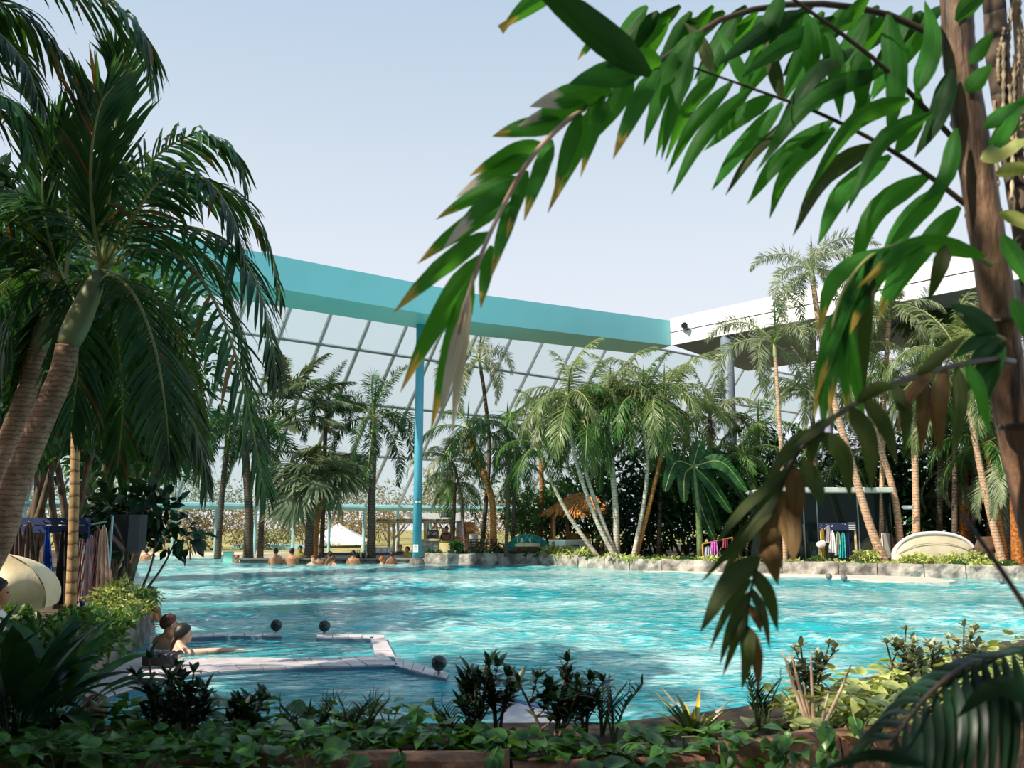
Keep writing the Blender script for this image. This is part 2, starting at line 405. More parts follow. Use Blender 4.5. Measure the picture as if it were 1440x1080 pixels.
def palm(name, label, pts, r0, r1, frs, n, L, seed=0, bark=None, group=None, shaft=None, spear=True, ang=(0, 360), elev=None, cat='palm tree', tilt=.12, fruit=None):
    """frs: list of shared frond meshes ordered from upright to hanging"""
    rs = random.Random(seed); base = np.asarray(pts[0], float)
    t = thing(name, label, cat, base, group)
    trunk_mb(pts, r0, r1).build('trunk', bark or M_bark_far, t, smooth=True)
    top = np.asarray(pts[-1], float)
    if shaft:
        d = nrm(np.asarray(pts[-1]) - np.asarray(pts[-2])); q = top + d * shaft; w = 1.25
        MB().tube([top - d * shaft * .15, top, top + d * shaft * .4, q], [r1 * .98, r1 * w, r1 * 1.05, r1 * .5], 9).build('crownshaft', M_crownshaft, t, smooth=True)
        top = q - d * shaft * .15
    for i in range(n):
        u = (i + .5) / n if elev is None else elev[0] + (elev[1] - elev[0]) * (i + .5) / n
        u = u ** .8; me = frs[min(len(frs) - 1, int(u * len(frs)))]
        az = math.radians(ang[0] + (ang[1] - ang[0]) * ((i * .381966 + rs.uniform(-.05, .05)) % 1.0))
        place('frond', me, t, top - base + np.array([0, 0, rs.uniform(-.08, .05)]), (rs.uniform(-tilt, tilt), rs.uniform(-tilt, tilt), az), L * rs.uniform(.82, 1.12))
    if spear:
        MB().tube([top, top + np.array([.02 * L, 0, .3 * L]), top + np.array([.03 * L, .02 * L, .5 * L])], [.02 * L * .5, .012 * L, .002], 6).build('spear_leaf', M_leaf_mid, t)
    return t

def foliage_mb(cs, n, leafL, leafW, seed=0, droop=.4, k=2, hollow=.35, mb=None, up=.3, fold=0):
    """leaves through a set of ellipsoid clumps (centre, radii)"""
    rs = np.random.RandomState(seed); mb = mb or MB()
    vol = np.array([c[1][0] * c[1][1] * c[1][2] for c in cs]) ** .66; cnt = np.maximum(3, (n * vol / vol.sum())).astype(int)
    for (c, r), m in zip(cs, cnt):
        v = nrm(rs.normal(0, 1, (m, 3))); rad = rs.uniform(hollow, 1, m) ** .5
        pos = np.array(c) + v * rad[:, None] * np.array(r)
        d = nrm(v * .8 + rs.normal(0, .55, (m, 3)) + np.array([0, 0, up]))
        W = nrm(np.cross(d, rs.normal(0, 1, (m, 3))))
        V, F = leaf_arr(pos, d, W, leafL * rs.uniform(.6, 1.25, m), leafW * rs.uniform(.7, 1.2, m), droop, k, fold)
        mb.add(V, F)
    return mb
def bush(name, label, base, size, n, leafL, leafW, leafm, seed=0, group=None, cat='bush', stems=4, clumps=9, trunk=0.0, droop=.4, stem_m=None, up=.3):
    """shrub or small tree: a leafy crown carried on visible stems"""
    rs = np.random.RandomState(seed); base = np.asarray(base, float); rx, ry, h = size
    t = thing(name, label, cat, base, group); cs = []
    z0 = trunk
    for i in range(clumps):
        v = rs.uniform(-1, 1, 3); v[:2] *= .62
        zc = z0 + (h - z0) * (.5 + .33 * v[2]); wz = 1 - .35 * abs(v[2])
        cs.append((base + np.array([v[0] * rx * wz, v[1] * ry * wz, zc]), (rx * rs.uniform(.32, .5), ry * rs.uniform(.32, .5), (h - z0) * rs.uniform(.2, .32))))
    foliage_mb(cs, n, leafL, leafW, seed, droop, up=up).build('foliage', leafm, t)
    for i in range(stems):
        c = cs[i % len(cs)][0]; b = base + np.array([rs.uniform(-.12, .12) * rx, rs.uniform(-.12, .12) * ry, -.02])
        mid = (b + c) / 2 + rs.uniform(-.1, .1, 3) * rx; r = max(.012, .014 * h)
        MB().tube(spline([b, mid, c], 8), np.linspace(r, r * .4, 8), 6).build('stem', stem_m or M_stem_brown, t, smooth=True)
    return t
# ------------------------------------------------------------ structure materials
M_teal = mat('teal_paint', '#84d9da', '#8cdedf', .6, .45)  # teal stands for shade and water reflection on the left beam
M_white_paint = mat('white_paint', '#f3f2f0', '#fbfaf8', .5, .5)
M_grey_soffit = mat('soffit_grey', '#7e8486', '#8a9092', .8, .7)
M_steel = mat('facade_steel', '#8f9a9a', '#a5afaf', 2, .45, metal=.2)
M_frame_teal = mat('frame_teal', '#8fc0c4', '#a3d0d2', 2, .45)
M_col_teal = mat('column_teal', '#4f9fb4', '#5aabbe', 1, .4)
M_col_grey = mat('column_grey', '#66727f', '#74808d', 1, .5)
M_col_lilac = mat('column_lilac', '#a7a3c4', '#b5b2cf', 1, .5)
M_glass = glass('facade_glass', '#eef9f7', .2, .04, 1.25, '#e9f4f4')
M_glass_dark = glass('cubicle_glass', '#5d7f78', .10, .03, 1.5, '#6d8a82')
M_soil = mat('soil', '#2a2118', '#4a3c2b', 6, .95, bump=.6)
M_mulch = mat('mulch', '#33291d', '#5b4a35', 3, .95, bump=.6)
M_deck = mat('deck_paving', '#b9ab98', '#cfc4b3', 2, .8, bump=.15)
M_path = mat('path_paving', '#7d7062', '#998b7a', 3, .8, bump=.2)
M_lawn = mat('dry_lawn', '#6d7040', '#a89b5c', .8, .95, bump=.6, bscale=9)
M_stone = mat('stone_rough', '#5f5c57', '#b9b2a6', 2.6, .9, bump=.9, bscale=9)
M_stone_red = mat('stone_red', '#6b4634', '#a07458', 3.5, .9, bump=.8, bscale=14)
M_stone_dark = mat('stone_dark', '#55504c', '#8f8780', 3.0, .85, bump=.8, bscale=10)
M_tile = mat('ledge_tile', '#bdb2b4', '#d6cdcd', 2.5, .35, bump=.05, rnd=.06)
M_poolfloor = mat('pool_floor', '#4fb9bd', '#62c7c8', .6, .5)
M_pale_ledge = mat('pale_ledge', '#c3b9ac', '#d4cbbf', 2, .5)

def blocks(parent, line, z0, z1, depth, ln, m, seed=0, rough=.03, name='stone_block', gap=.02):
    """row of separate rough stone blocks along a ground polyline (front face on the line)"""
    rs = np.random.RandomState(seed); line = [np.asarray(p[:2], float) for p in line]
    for a, b in zip(line[:-1], line[1:]):
        L = np.linalg.norm(b - a); d = (b - a) / L; nn = np.array([-d[1], d[0]]); x = 0
        k = max(1, round(L / ln)); ws = rs.uniform(.75, 1.25, k); ws = ws / ws.sum() * L
        for w in ws:
            nx, nz = max(2, int(w / .22)), 3
            hz = z1 + rs.uniform(-.03, .03)
            mb = MB(); rows = []
            secs = [(0, z0), (-.01, z0 + (hz - z0) * .3), (-.015, z0 + (hz - z0) * .7), (.01, hz - .02), (.05, hz), (depth, hz - .01), (depth, z0)]
            for i in range(nx + 1):
                t = gap / 2 + (w - gap) * i / nx
                for o, z in secs:
                    jr = rs.normal(0, rough, 3) if 0 < o or z > z0 else np.zeros(3)
                    edge = .03 if i in (0, nx) else 0
                    q = a + d * (x + t) + nn * (o + jr[0] * .7 + edge)
                    rows.append((q[0], q[1], z + jr[1] * .4))
            s = len(secs)
            fs = [(i * s + j, (i + 1) * s + j, (i + 1) * s + j + 1, i * s + j + 1) for i in range(nx) for j in range(s - 1)]
            fs += [tuple(range(s - 1, -1, -1)), tuple(nx * s + j for j in range(s))]
            mb.add(rows, fs); mb.build(name, m, parent); x += w

# ------------------------------------------------------------ pool
BANK = [G(x, y, 0)[:2] for x, y in ((596, 793), (660, 794), (740, 793), (812, 797), (930, 804), (1100, 808), (1300, 812), (1445, 815))] + [np.array([24.0, 22.0])]
PX0, PX1, PY0, PY1 = -19.0, 17.0, 5.2, 42.0
rsw = np.random.RandomState(4)
nx, ny = 400, 409
xs = np.linspace(PX0, PX1, nx); ys = np.linspace(PY0, PY1, ny); X, Y = np.meshgrid(xs, ys)
Zw = np.zeros_like(X); Wv = []
for i in range(34):
    lam = rsw.uniform(.35, 1.5); th = rsw.normal(1.35, .75); ph = rsw.uniform(0, 6.28)
    Zw += .0042 * lam ** .9 * np.sin((X * math.cos(th) + Y * math.sin(th)) * 6.283 / lam + ph)
gust = np.zeros_like(X)
for i in range(10):
    lam = rsw.uniform(4, 13); th = rsw.normal(1.45, .5); ph = rsw.uniform(0, 6.28)
    gust += np.sin((X * math.cos(th) + Y * math.sin(th)) * 6.283 / lam + ph)
gust = np.clip(.8 + gust * .16, .25, 1.5)
calm = 1 - .7 * np.exp(-(((X + 3) / 2.6) ** 2 + ((Y - 10.5) / 3.5) ** 2))
Zw *= gust * calm
V = np.stack([X, Y, Zw], 2).reshape(-1, 3)
idx = (np.arange(ny - 1)[:, None] * nx + np.arange(nx - 1)[None]).reshape(-1)
F = np.stack([idx, idx + 1, idx + nx + 1, idx + nx], 1)
me = bpy.data.meshes.new('water')
me.vertices.add(len(V)); me.vertices.foreach_set('co', V.ravel())
me.loops.add(F.size); me.loops.foreach_set('vertex_index', F.ravel())
me.polygons.add(len(F)); me.polygons.foreach_set('loop_start', np.arange(len(F)) * 4)
me.polygons.foreach_set('use_smooth', np.ones(len(F), bool)); me.update(); me.validate()
mw = bpy.data.materials.new('pool_water'); mw.use_nodes = True
N, L = mw.node_tree.nodes, mw.node_tree.links; N.clear()
out = N.new('ShaderNodeOutputMaterial'); tr = N.new('ShaderNodeBsdfTransparent'); gl = N.new('ShaderNodeBsdfGlossy'); df = N.new('ShaderNodeBsdfDiffuse')
tr.inputs[0].default_value = (.45, .93, .93, 1); gl.inputs['Roughness'].default_value = .06
tc = N.new('ShaderNodeTexCoord'); nz = N.new('ShaderNodeTexNoise'); nz.inputs['Scale'].default_value = 5.5; nz.inputs['Detail'].default_value = 3
mp = N.new('ShaderNodeMapping'); mp.inputs['Scale'].default_value = (.75, 1.2, 1); L.new(tc.outputs['Object'], mp.inputs[0]); L.new(mp.outputs[0], nz.inputs[0])
bp = N.new('ShaderNodeBump'); bp.inputs['Strength'].default_value = .7; bp.inputs['Distance'].default_value = .06; L.new(nz.outputs[0], bp.inputs['Height'])
n2 = N.new('ShaderNodeTexNoise'); n2.inputs['Scale'].default_value = .22; n2.inputs['Detail'].default_value = 3; L.new(mp.outputs[0], n2.inputs[0])
cr = N.new('ShaderNodeValToRGB'); cr.color_ramp.elements[0].position = .36; cr.color_ramp.elements[1].position = .64
cr.color_ramp.elements[0].color = (.014, .42, .48, 1); cr.color_ramp.elements[1].color = (.10, .64, .66, 1)
L.new(n2.outputs[0], cr.inputs[0])
# pale streaks painted into the water colour for caustics and sky reflection
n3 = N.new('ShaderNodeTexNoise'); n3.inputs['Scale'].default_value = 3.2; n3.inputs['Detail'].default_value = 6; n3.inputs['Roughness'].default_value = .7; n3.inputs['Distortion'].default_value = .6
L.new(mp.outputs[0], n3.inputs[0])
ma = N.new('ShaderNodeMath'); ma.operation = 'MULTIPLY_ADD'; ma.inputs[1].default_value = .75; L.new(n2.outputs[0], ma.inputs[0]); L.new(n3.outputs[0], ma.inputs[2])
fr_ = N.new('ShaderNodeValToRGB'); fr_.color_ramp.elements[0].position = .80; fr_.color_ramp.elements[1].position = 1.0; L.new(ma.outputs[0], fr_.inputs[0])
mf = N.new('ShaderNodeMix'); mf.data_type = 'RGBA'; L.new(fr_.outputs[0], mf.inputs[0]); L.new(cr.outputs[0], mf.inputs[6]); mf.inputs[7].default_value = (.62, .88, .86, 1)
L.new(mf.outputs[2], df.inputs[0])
fr = N.new('ShaderNodeFresnel'); fr.inputs[0].default_value = 1.24
for q in (gl, fr): L.new(bp.outputs[0], q.inputs['Normal'])
m1 = N.new('ShaderNodeMixShader'); m1.inputs[0].default_value = .68; m2 = N.new('ShaderNodeMixShader')
L.new(tr.outputs[0], m1.inputs[1]); L.new(df.outputs[0], m1.inputs[2]); L.new(fr.outputs[0], m2.inputs[0]); L.new(m1.outputs[0], m2.inputs[1]); L.new(gl.outputs[0], m2.inputs[2]); L.new(m2.outputs[0], out.inputs[0])
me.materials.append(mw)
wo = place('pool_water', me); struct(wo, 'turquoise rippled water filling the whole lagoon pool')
struct(MB().box(((PX0 + PX1) / 2, (PY0 + PY1) / 2, -1.4), (PX1 - PX0 + 2, PY1 - PY0 + 2, .2)).build('floor_pool', M_poolfloor), 'turquoise pool floor under the water')

# land
g_right = MB().prism([tuple(np.asarray(p) + np.array([.0, .3])) for p in BANK] + [(40, 30), (40, 75), (-3.6, 44)], -1.3, .30)
for i, p in enumerate(BANK): pass
gr = g_right.build('ground_bank', M_mulch); struct(gr, 'planted mulch ground behind the stone pool bank')
struct(MB().prism([(-60, 42.0), (-3.4, 42.0), (-3.4, 44), (40, 75), (90, 75), (90, 160), (-90, 160), (-90, 42)], -.6, .12).build('ground_outdoor', M_lawn), 'dry grass ground beyond the glass facade')
struct(MB().prism([(-60, 41.2), (-3.4, 41.2), (-3.4, 44.6), (-60, 44.6)], -1.3, .14).build('floor_deck', M_deck), 'pale paved deck along the far pool edge')
struct(MB().prism([(-4.3, 3.6), (-4.3, 7), (-4.5, 9.2), (-5.35, 12.85), (-17.6, 41.2), (-60, 41.2), (-60, 3.6)], -1.3, .36).build('ground_left_bank', M_mulch), 'shaded planting ground left of the pool')
struct(MB().prism([(-12, -8), (12, -8), (12, 4.35), (-12, 4.35)], -.4, .0).build('floor', M_path), 'paved path in front of the planter')

# stone walls made of single blocks
wb = struct(thing('wall_bank', 'rough grey stone edge wall along the planted pool bank', 'wall', (BANK[3][0], BANK[3][1], 0))); del wb['category']
blocks(wb, [p + np.array([0, -.02]) for p in BANK], -.35, .40, .45, 1.5, M_stone, 3, .035)
wl_ = struct(thing('wall_left_bank', 'grey stone wall edging the left planting beside the bathing couple', 'wall', (-4.2, 9.2, 0))); del wl_['category']
blocks(wl_, [(-4.0, 5.5), (-4.02, 7.0), (-4.22, 9.2), (-5.1, 12.95), (-6.4, 13.6)], -.4, .44, .3, .95, M_stone_dark, 5, .012)
NW = [(-4.6, 4.15), (-2.4, 4.25), (0.0, 4.3), (1.0, 4.42), (1.7, 4.75), (2.4, 5.2), (3.4, 5.7), (4.6, 6.1)]
NB = [(-4.6, 5.35), (0.6, 5.45), (1.4, 5.85), (2.3, 6.6), (3.2, 7.5), (4.8, 9.0), (8, 10.5), (8, 6.5)]
wn_ = struct(thing('wall_planter', 'reddish brown stone wall of the foreground planter', 'wall', (0, 4.3, 0))); del wn_['category']
blocks(wn_, NW, -.02, .54, .16, .62, M_stone_red, 8, .006)
struct(MB().prism([(x, y + .1) for x, y in NW] + NB[::-1], -1.3, .46).build('ground_planter', M_soil), 'dark planter soil under the foreground plants')
# pale submerged bench along the right bank
bl = [G(x, y, 0)[:2] for x, y in ((905, 804.5), (1000, 807), (1100, 810.5), (1180, 813.5), (1235, 818), (1290, 821.5), (1335, 821), (1345, 818.5), (1300, 813), (1240, 811), (1100, 808), (930, 804))]
struct(MB().prism(bl, -.25, .035).build('trim_pale_bench', M_pale_ledge), 'pale stone bench ledge at the water line by the bank')

# ------------------------------------------------------------ whirlpool ledge of tiles (just above the water)
def G2(x, y): return G(x, y, .05)[:2]
ledge = thing('pool_ledge', 'pale tiled ledge ring enclosing the whirlpool beside the couple', 'pool ledge', (-2.8, 11, 0))
def strip(A, B, nu, nv, gap=.012):
    A = spline([np.append(p, 0) for p in A], nu + 1)[:, :2]; B = spline([np.append(p, 0) for p in B], nu + 1)[:, :2]
    out_ = list(A) + list(B[::-1]); ar = sum(p[0] * q_[1] - p[1] * q_[0] for p, q_ in zip(out_, out_[1:] + out_[:1]))
    MB().prism(out_ if ar > 0 else out_[::-1], -1.2, .03 + .0015 * len(ledge.children) ** .3).build('grout_bed', mat('grout_blue', '#4d6f86', '#5f8296', 3, .6), ledge)
    for i in range(nu):
        for j in range(nv):
            q = []
            for (ii, jj) in ((i, j), (i + 1, j), (i + 1, j + 1), (i, j + 1)):
                q.append(A[ii] + (B[ii] - A[ii]) * jj / nv)
            c = sum(q) / 4; q = [p + (c - p) / max(.01, np.linalg.norm(c - p)) * gap for p in q]
            zz = .045 + .004 * ((i * 7 + j * 3) % 3)
            MB().prism(q if np.cross(q[1] - q[0], q[2] - q[0]) > 0 else q[::-1], -.06, zz).build('tile', M_tile, ledge)
strip([G2(112, 972), G2(210, 938), G2(300, 925), G2(400, 925), G2(470, 924), G2(545, 922)], [G2(128, 985), G2(230, 955), G2(320, 943), G2(420, 938), G2(490, 936), G2(560, 934)], 16, 2)
strip([G2(112, 972), G2(170, 936), G2(215, 912)], [G2(210, 938), G2(240, 926), G2(250, 917)], 4, 3)
strip([G2(520, 895), G2(524, 908), G2(527, 921)], [G2(541, 895), G2(548, 908), G2(556, 922)], 4, 1)
strip([G2(445, 891.5), G2(500, 892), G2(541, 893)], [G2(445, 896), G2(500, 896.5), G2(541, 897)], 5, 1)
strip([G2(268, 892), G2(320, 889.5), G2(396, 890)], [G2(262, 896), G2(320, 893.5), G2(396, 894)], 6, 1)
strip([G2(554, 921.5), G2(590, 934), G2(632, 946)], [G2(556, 935), G2(585, 944), G2(628, 953)], 5, 1)
# shallow bench and sill under the water
struct(MB().prism([G(x, y, -.25)[:2] for x, y in ((262, 893), (541, 893), (556, 930), (220, 940))][::-1], -1.3, -.28).build('floor_whirlpool', M_tile), 'shallow tiled whirlpool floor')

# ------------------------------------------------------------ roof beams
def ribbon(line, outd, z0, z1, width):
    mb = MB(); vs = []
    line = [np.asarray(p, float) for p in line]; n = len(line)
    for p, o in zip(line, outd):
        o = np.asarray(o, float); o = o / np.linalg.norm(o) * width
        vs += [(p[0], p[1], z0), (p[0], p[1], z1), (p[0] + o[0], p[1] + o[1], z1), (p[0] + o[0], p[1] + o[1], z0)]
    fs = [(i * 4 + j, i * 4 + (j + 1) % 4, i * 4 + 4 + (j + 1) % 4, i * 4 + 4 + j) for i in range(n - 1) for j in range(4)] + [(0, 1, 2, 3), tuple(range(n * 4 - 1, n * 4 - 5, -1))]
    return mb.add(vs, fs)
ZB = 9.3
LB = [(-31, 9.9), (-9.0, 27.8), (-1.7, 33.6), (7.05, 38.45)]
struct(ribbon(LB, [(-.64, .77), (-.64, .77), (-.6, .8), (-.45, .9)], ZB, ZB + 1.12, 2.3).build('ceiling_beam_teal', M_teal), 'wide teal painted roof beam framing the open roof')
RB = [(7.05, 38.45), (15.7, 28.3), (26, 16.2)]
rb = struct(ribbon(RB, [(.6, .8), (.76, .65), (.76, .65)], ZB + .02, ZB + 1.1, 8.5).build('ceiling_soffit', M_grey_soffit), 'grey soffit of the roof behind the white fascia')
dR = np.array([.654, -.756]); oR = np.array([-.756, -.655]) * .04
def fascia(z0, z1, nm):
    b = struct(ribbon([np.array(p) + oR * 2 for p in RB], [(.76, .65)] * 3, z0, z1, .1).build(nm, M_white_paint), 'white roof fascia board')
    return b
fascia(ZB + .0, ZB + .54, 'trim_1'); fascia(ZB + .59, ZB + 1.2, 'trim_2')
struct(ribbon([np.array(p) + oR for p in RB], [(.76, .65)] * 3, ZB + .5, ZB + .62, .02).build('trim_3', mat('joint_dark', '#22282a', '#2c3234', 3, .8)), 'dark shadow joint between the fascia boards')
# spotlight on the white beam
c = P(962, 459, 37.6)
t = thing('roof_spotlight', 'small dark spotlight fixed to the white roof fascia corner', 'spotlight', c - np.array([0, 0, .15]))
MB().box(c - np.array([-.02, -.12, .12]), (.1, .25, .08)).build('bracket', M_steel, t)
MB().tube([c + np.array([-.02, -.2, 0]), c + np.array([.0, .15, .05])], [.14, .11], 10).build('lamp_head', mat('black_plastic', '#16181a', '#1f2123', 4, .5), t)

# unseen wall and roof strip, added behind the viewer to cut sky fill
struct(MB().box((0, -9.2, 4.6), (70, .3, 9.6)).build('wall_back', M_grey_soffit), 'tall back wall of the hall behind the path')
struct(MB().box((0, -7.6, 9.5), (70, 3.4, .5)).build('ceiling_back', M_grey_soffit), 'roof strip along the back wall')
# columns
def column(name, px, yb, Y, ztop, r, m, label, ztb=0.0):
    b = P(px, yb, Y); b[2] = ztb
    t = thing(name, label, 'column', b)
    MB().tube([b, b + np.array([0, 0, (ztop - ztb) / 2]), (b[0], b[1], ztop)], r, 16).build('shaft', m, t, smooth=True)
    MB().lathe([(r * 1.8, 0), (r * 1.8, .25), (r * 1.25, .42), (r * 1.0, .45)], b, 16).build('base_collar', M_stone_dark, t)
    return t, b
ct, cb = column('roof_column', 586, 792, 34.25, ZB + .02, .165, M_col_teal, 'tall teal round column rising from the water to the teal roof beam', -.15)
M_signgreen = mat('sign_green', '#0d6b4a', '#0f7350', 3, .5); M_paper = mat('paper_white', '#eef0ee', '#f7f7f5', 3, .7); M_ink = mat('ink_grey', '#8a8d8f', '#9a9d9f', 3, .8)
def exit_sign(parent, c, w, h, yo):
    s = MB().box(c, (w, .03, h)).build('exit_sign', M_signgreen, parent)
    q = MB()
    q.box(c + np.array([-w * .28, yo, 0]), (w * .22, .012, h * .75))          # door
    q.build('sign_door', M_paper, s)
    q = MB(); f = yo * 1.2
    q.ball(c + np.array([-w * .07, f, h * .28]), (w * .05, .006, w * .05), 8, 6)
    q.box(c + np.array([-w * .08, f, h * .05]), (w * .07, .012, h * .34)); q.box(c + np.array([-w * .02, f, -h * .22]), (w * .14, .012, h * .09)); q.box(c + np.array([-w * .13, f, -h * .26]), (w * .05, .012, h * .28)); q.box(c + np.array([-w * .01, f, h * .1]), (w * .12, .012, h * .08))
    q.build('running_figure', M_paper, s)
    q = MB(); a = c + np.array([w * .28, f, 0])
    q.add([a + np.array(p) for p in ((-w * .14, 0, -h * .1), (0, 0, -h * .1), (0, 0, -h * .3), (w * .16, 0, 0), (0, 0, h * .3), (0, 0, h * .1), (-w * .14, 0, h * .1))], [(0, 1, 2, 3, 4, 5, 6)]); q.build('arrow', M_paper, s)
    return s
exit_sign(ct, P(587.5, 706, 34.02), .26, .14, -.022)
pc = P(584.5, 771, 34.06); s = MB().box(pc, (.19, .012, .28)).build('notice_sheet', M_paper, ct)
q = MB()
for dz in (.08, .04, -.03, -.07): q.box(pc + np.array([0, -.009, dz]), (.11, .004, .012))
q.build('notice_lines', M_ink, s)
column('roof_column', 1028, 640, 36.5, ZB + .1, .26, M_col_grey, 'grey round column behind the banana plant', .3)
column('roof_column', 1168, 700, 33.5, ZB + .1, .22, M_col_lilac, 'pale lilac round column above the glass cubicle', .3)
column('roof_column', 1212, 700, 36.0, ZB + .1, .2, M_col_lilac, 'pale lilac round column farther behind the glass cubicle', .3)

# ------------------------------------------------------------ sloping glass facade
dF = np.array([.7558, .6548, 0]); nF = np.array([.6548, -.7558, 0]); B0 = np.array([-13.42, 41.14, 0.0]) 
def FP(t, z):
    k = .8 * max(0, z - 2.35); return B0 + dF * t + nF * k + np.array([0, 0, z])
fac = struct(thing('window_1', 'tall sloping glass facade with steel glazing bars', 'window', B0 + dF * 5)); del fac['category']
TS = [-14, -12, -10, -8, -6, -4, -2.05, -.1, 1.8, 3.75, 5.7, 7.7, 9.75, 11.9, 14, 16.2, 18.6, 21, 23.4, 25.8, 28.5, 31.25, 34.2, 37, 40]
ZS = [2.35, 4.84, 7.12, 9.3, 11.5]
for t_ in TS:
    o = np.array([0, 0, 0.0])
    mb = MB()
    a, b = FP(t_, 2.35), FP(t_, 11.5); nn = np.cross(dF, nrm(b - a))
    for sd in (-.055, .055):
        mb.tube([a + dF * sd, b + dF * sd], .045, 4, cap=False)
    mb.tube([a - nn * .07, b - nn * .07], .07, 4, cap=False, m=1)
    mb.build('glazing_bar', [mat('bar_light', '#c9cccc', '#d8dada', 3, .4), M_steel], fac)
for z in ZS[1:]:
    a, b = FP(TS[0], z), FP(TS[-1], z)
    mb = MB(); mb.tube([a, b], .075, 4, cap=False); mb.build('transom', M_steel, fac)
a, b = FP(TS[0], 2.35), FP(TS[-1], 2.35)
MB().tube([a, b], .16, 4, cap=False).build('head_beam', M_frame_teal, fac)
for i in range(len(TS) - 1):
    for j in range(len(ZS) - 1):
        q = [FP(TS[i] + .05, ZS[j] + .04), FP(TS[i + 1] - .05, ZS[j] + .04), FP(TS[i + 1] - .05, ZS[j + 1] - .04), FP(TS[i] + .05, ZS[j + 1] - .04)]
        MB().add(q, [(0, 1, 2, 3)]).build('pane', M_glass, fac)
for i, t_ in enumerate(TS):
    if i % 1 == 0:
        a = FP(t_, .12); MB().tube([a, FP(t_, 2.3)], .075, 6).build('post', M_frame_teal, fac)
# exit sign hung from the facade, facing the pool
c = P(628, 724, 41.5)
t = thing('exit_sign_board', 'green emergency exit sign hanging above the juice kiosk', 'sign', c - np.array([0, 0, .2]))
exit_sign(t, c, .52, .24, -.022)
MB().tube([c + np.array([0, 0, .1]), c + np.array([0, 0, .55])], .012, 6).build('hanger_rod', M_steel, t)
# portico outside behind the kiosk
t = thing('outdoor_canopy', 'white flat canopy fascia behind the juice kiosk', 'canopy', P(612, 778, 46))
a = P(572, 727, 46); b = P(652, 727, 46)
MB().box((a + b) / 2, (b[0] - a[0], 2.0, .38)).build('canopy_slab', M_white_paint, t)
for x in (600, 644, 648):
    a = P(x, 730, 45.6); MB().tube([(a[0], a[1], .12), a], .09, 8).build('post', M_col_lilac if x > 640 else M_white_paint, t)
# ------------------------------------------------------------ palms across the pool
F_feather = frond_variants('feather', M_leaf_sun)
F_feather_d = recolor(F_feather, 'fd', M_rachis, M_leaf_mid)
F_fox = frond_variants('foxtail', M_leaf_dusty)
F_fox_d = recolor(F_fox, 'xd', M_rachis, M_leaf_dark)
F_arch = frond_variants('arching', M_leaf_dusty)
F_date = frond_variants('date', M_leaf_dusty)
F_wind = frond_variants('wind', M_leaf_dusty)
F_fan = fan_variants(M_leaf_dusty, 'dusty', .7)
F_fan_d = fan_variants(M_leaf_mid, 'mid', .9)
def path(Y, *pp): return [P(x, y, Y) for x, y in pp]
def grounded(Y, z, *pp):
    q = [P(x, y, Y) for x, y in pp]; q[0][2] = z; return q
GC = 'slim feather palms in the clump beside the thatched hut'
Y = 31.6
for i, (lab, pp, r, L, n) in enumerate([
    ('feather palm whose pale trunk leans left across the thatched hut roof', [(842, 776), (800, 725), (770, 665), (760, 640)], .085, 2.1, 9),
    ('feather palm with pale trunk crossing the front of the thatched hut', [(866, 788), (838, 730), (812, 655), (802, 605), (800, 575)], .085, 2.7, 20),
    ('feather palm with pale trunk curving past the right side of thatched hut', [(868, 788), (848, 735), (824, 665), (824, 630), (826, 600)], .085, 2.6, 18),
    ('feather palm with straight ringed white trunk right of the thatched hut', [(867, 790), (866, 720), (860, 650), (855, 610), (856, 578)], .12, 2.8, 21),
    ('feather palm with grey trunk leaning right beside the dark jungle', [(890, 784), (905, 710), (911, 650), (906, 610), (904, 580)], .08, 2.7, 19),
    ('feather palm with orange trunk leaning right beside the dark jungle', [(893, 786), (912, 715), (930, 640), (936, 605), (934, 578)], .085, 2.8, 20)]):
    pts = grounded((33.3, 32.3, 32.45, 32.6, 31.9, 32.0)[i], .3, *pp)
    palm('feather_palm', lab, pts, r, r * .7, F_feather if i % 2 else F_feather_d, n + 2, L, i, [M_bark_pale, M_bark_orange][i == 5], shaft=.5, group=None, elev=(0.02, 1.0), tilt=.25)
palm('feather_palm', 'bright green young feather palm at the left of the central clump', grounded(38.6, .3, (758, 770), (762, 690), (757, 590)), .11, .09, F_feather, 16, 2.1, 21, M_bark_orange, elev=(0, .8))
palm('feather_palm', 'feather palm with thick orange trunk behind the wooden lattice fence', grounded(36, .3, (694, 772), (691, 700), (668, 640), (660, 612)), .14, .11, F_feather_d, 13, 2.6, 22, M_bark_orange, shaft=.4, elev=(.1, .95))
palm('feather_palm', 'slender feather palm with thin dark trunk right of the juice kiosk', grounded(36.5, .3, (655, 774), (648, 700), (640, 660), (634, 648)), .06, .05, F_arch, 9, 2.2, 23, M_bark_dark, elev=(.2, 1))
palm('foxtail_palm', 'tall foxtail palm with closed spear and bushy hanging fronds left of clump', grounded(40, .15, (677, 772), (688, 640), (682, 560), (676, 520)), .1, .08, F_fox, 9, 2.9, 24, M_bark_dark, elev=(0, 1), shaft=.6)
palm('feather_palm', 'feather palm with broad green fronds behind the teal fringed daybed', grounded(35, .3, (712, 772), (714, 690), (716, 630), (712, 600)), .07, .06, F_feather_d, 12, 2.3, 25, M_bark_dark, elev=(.1, 1))
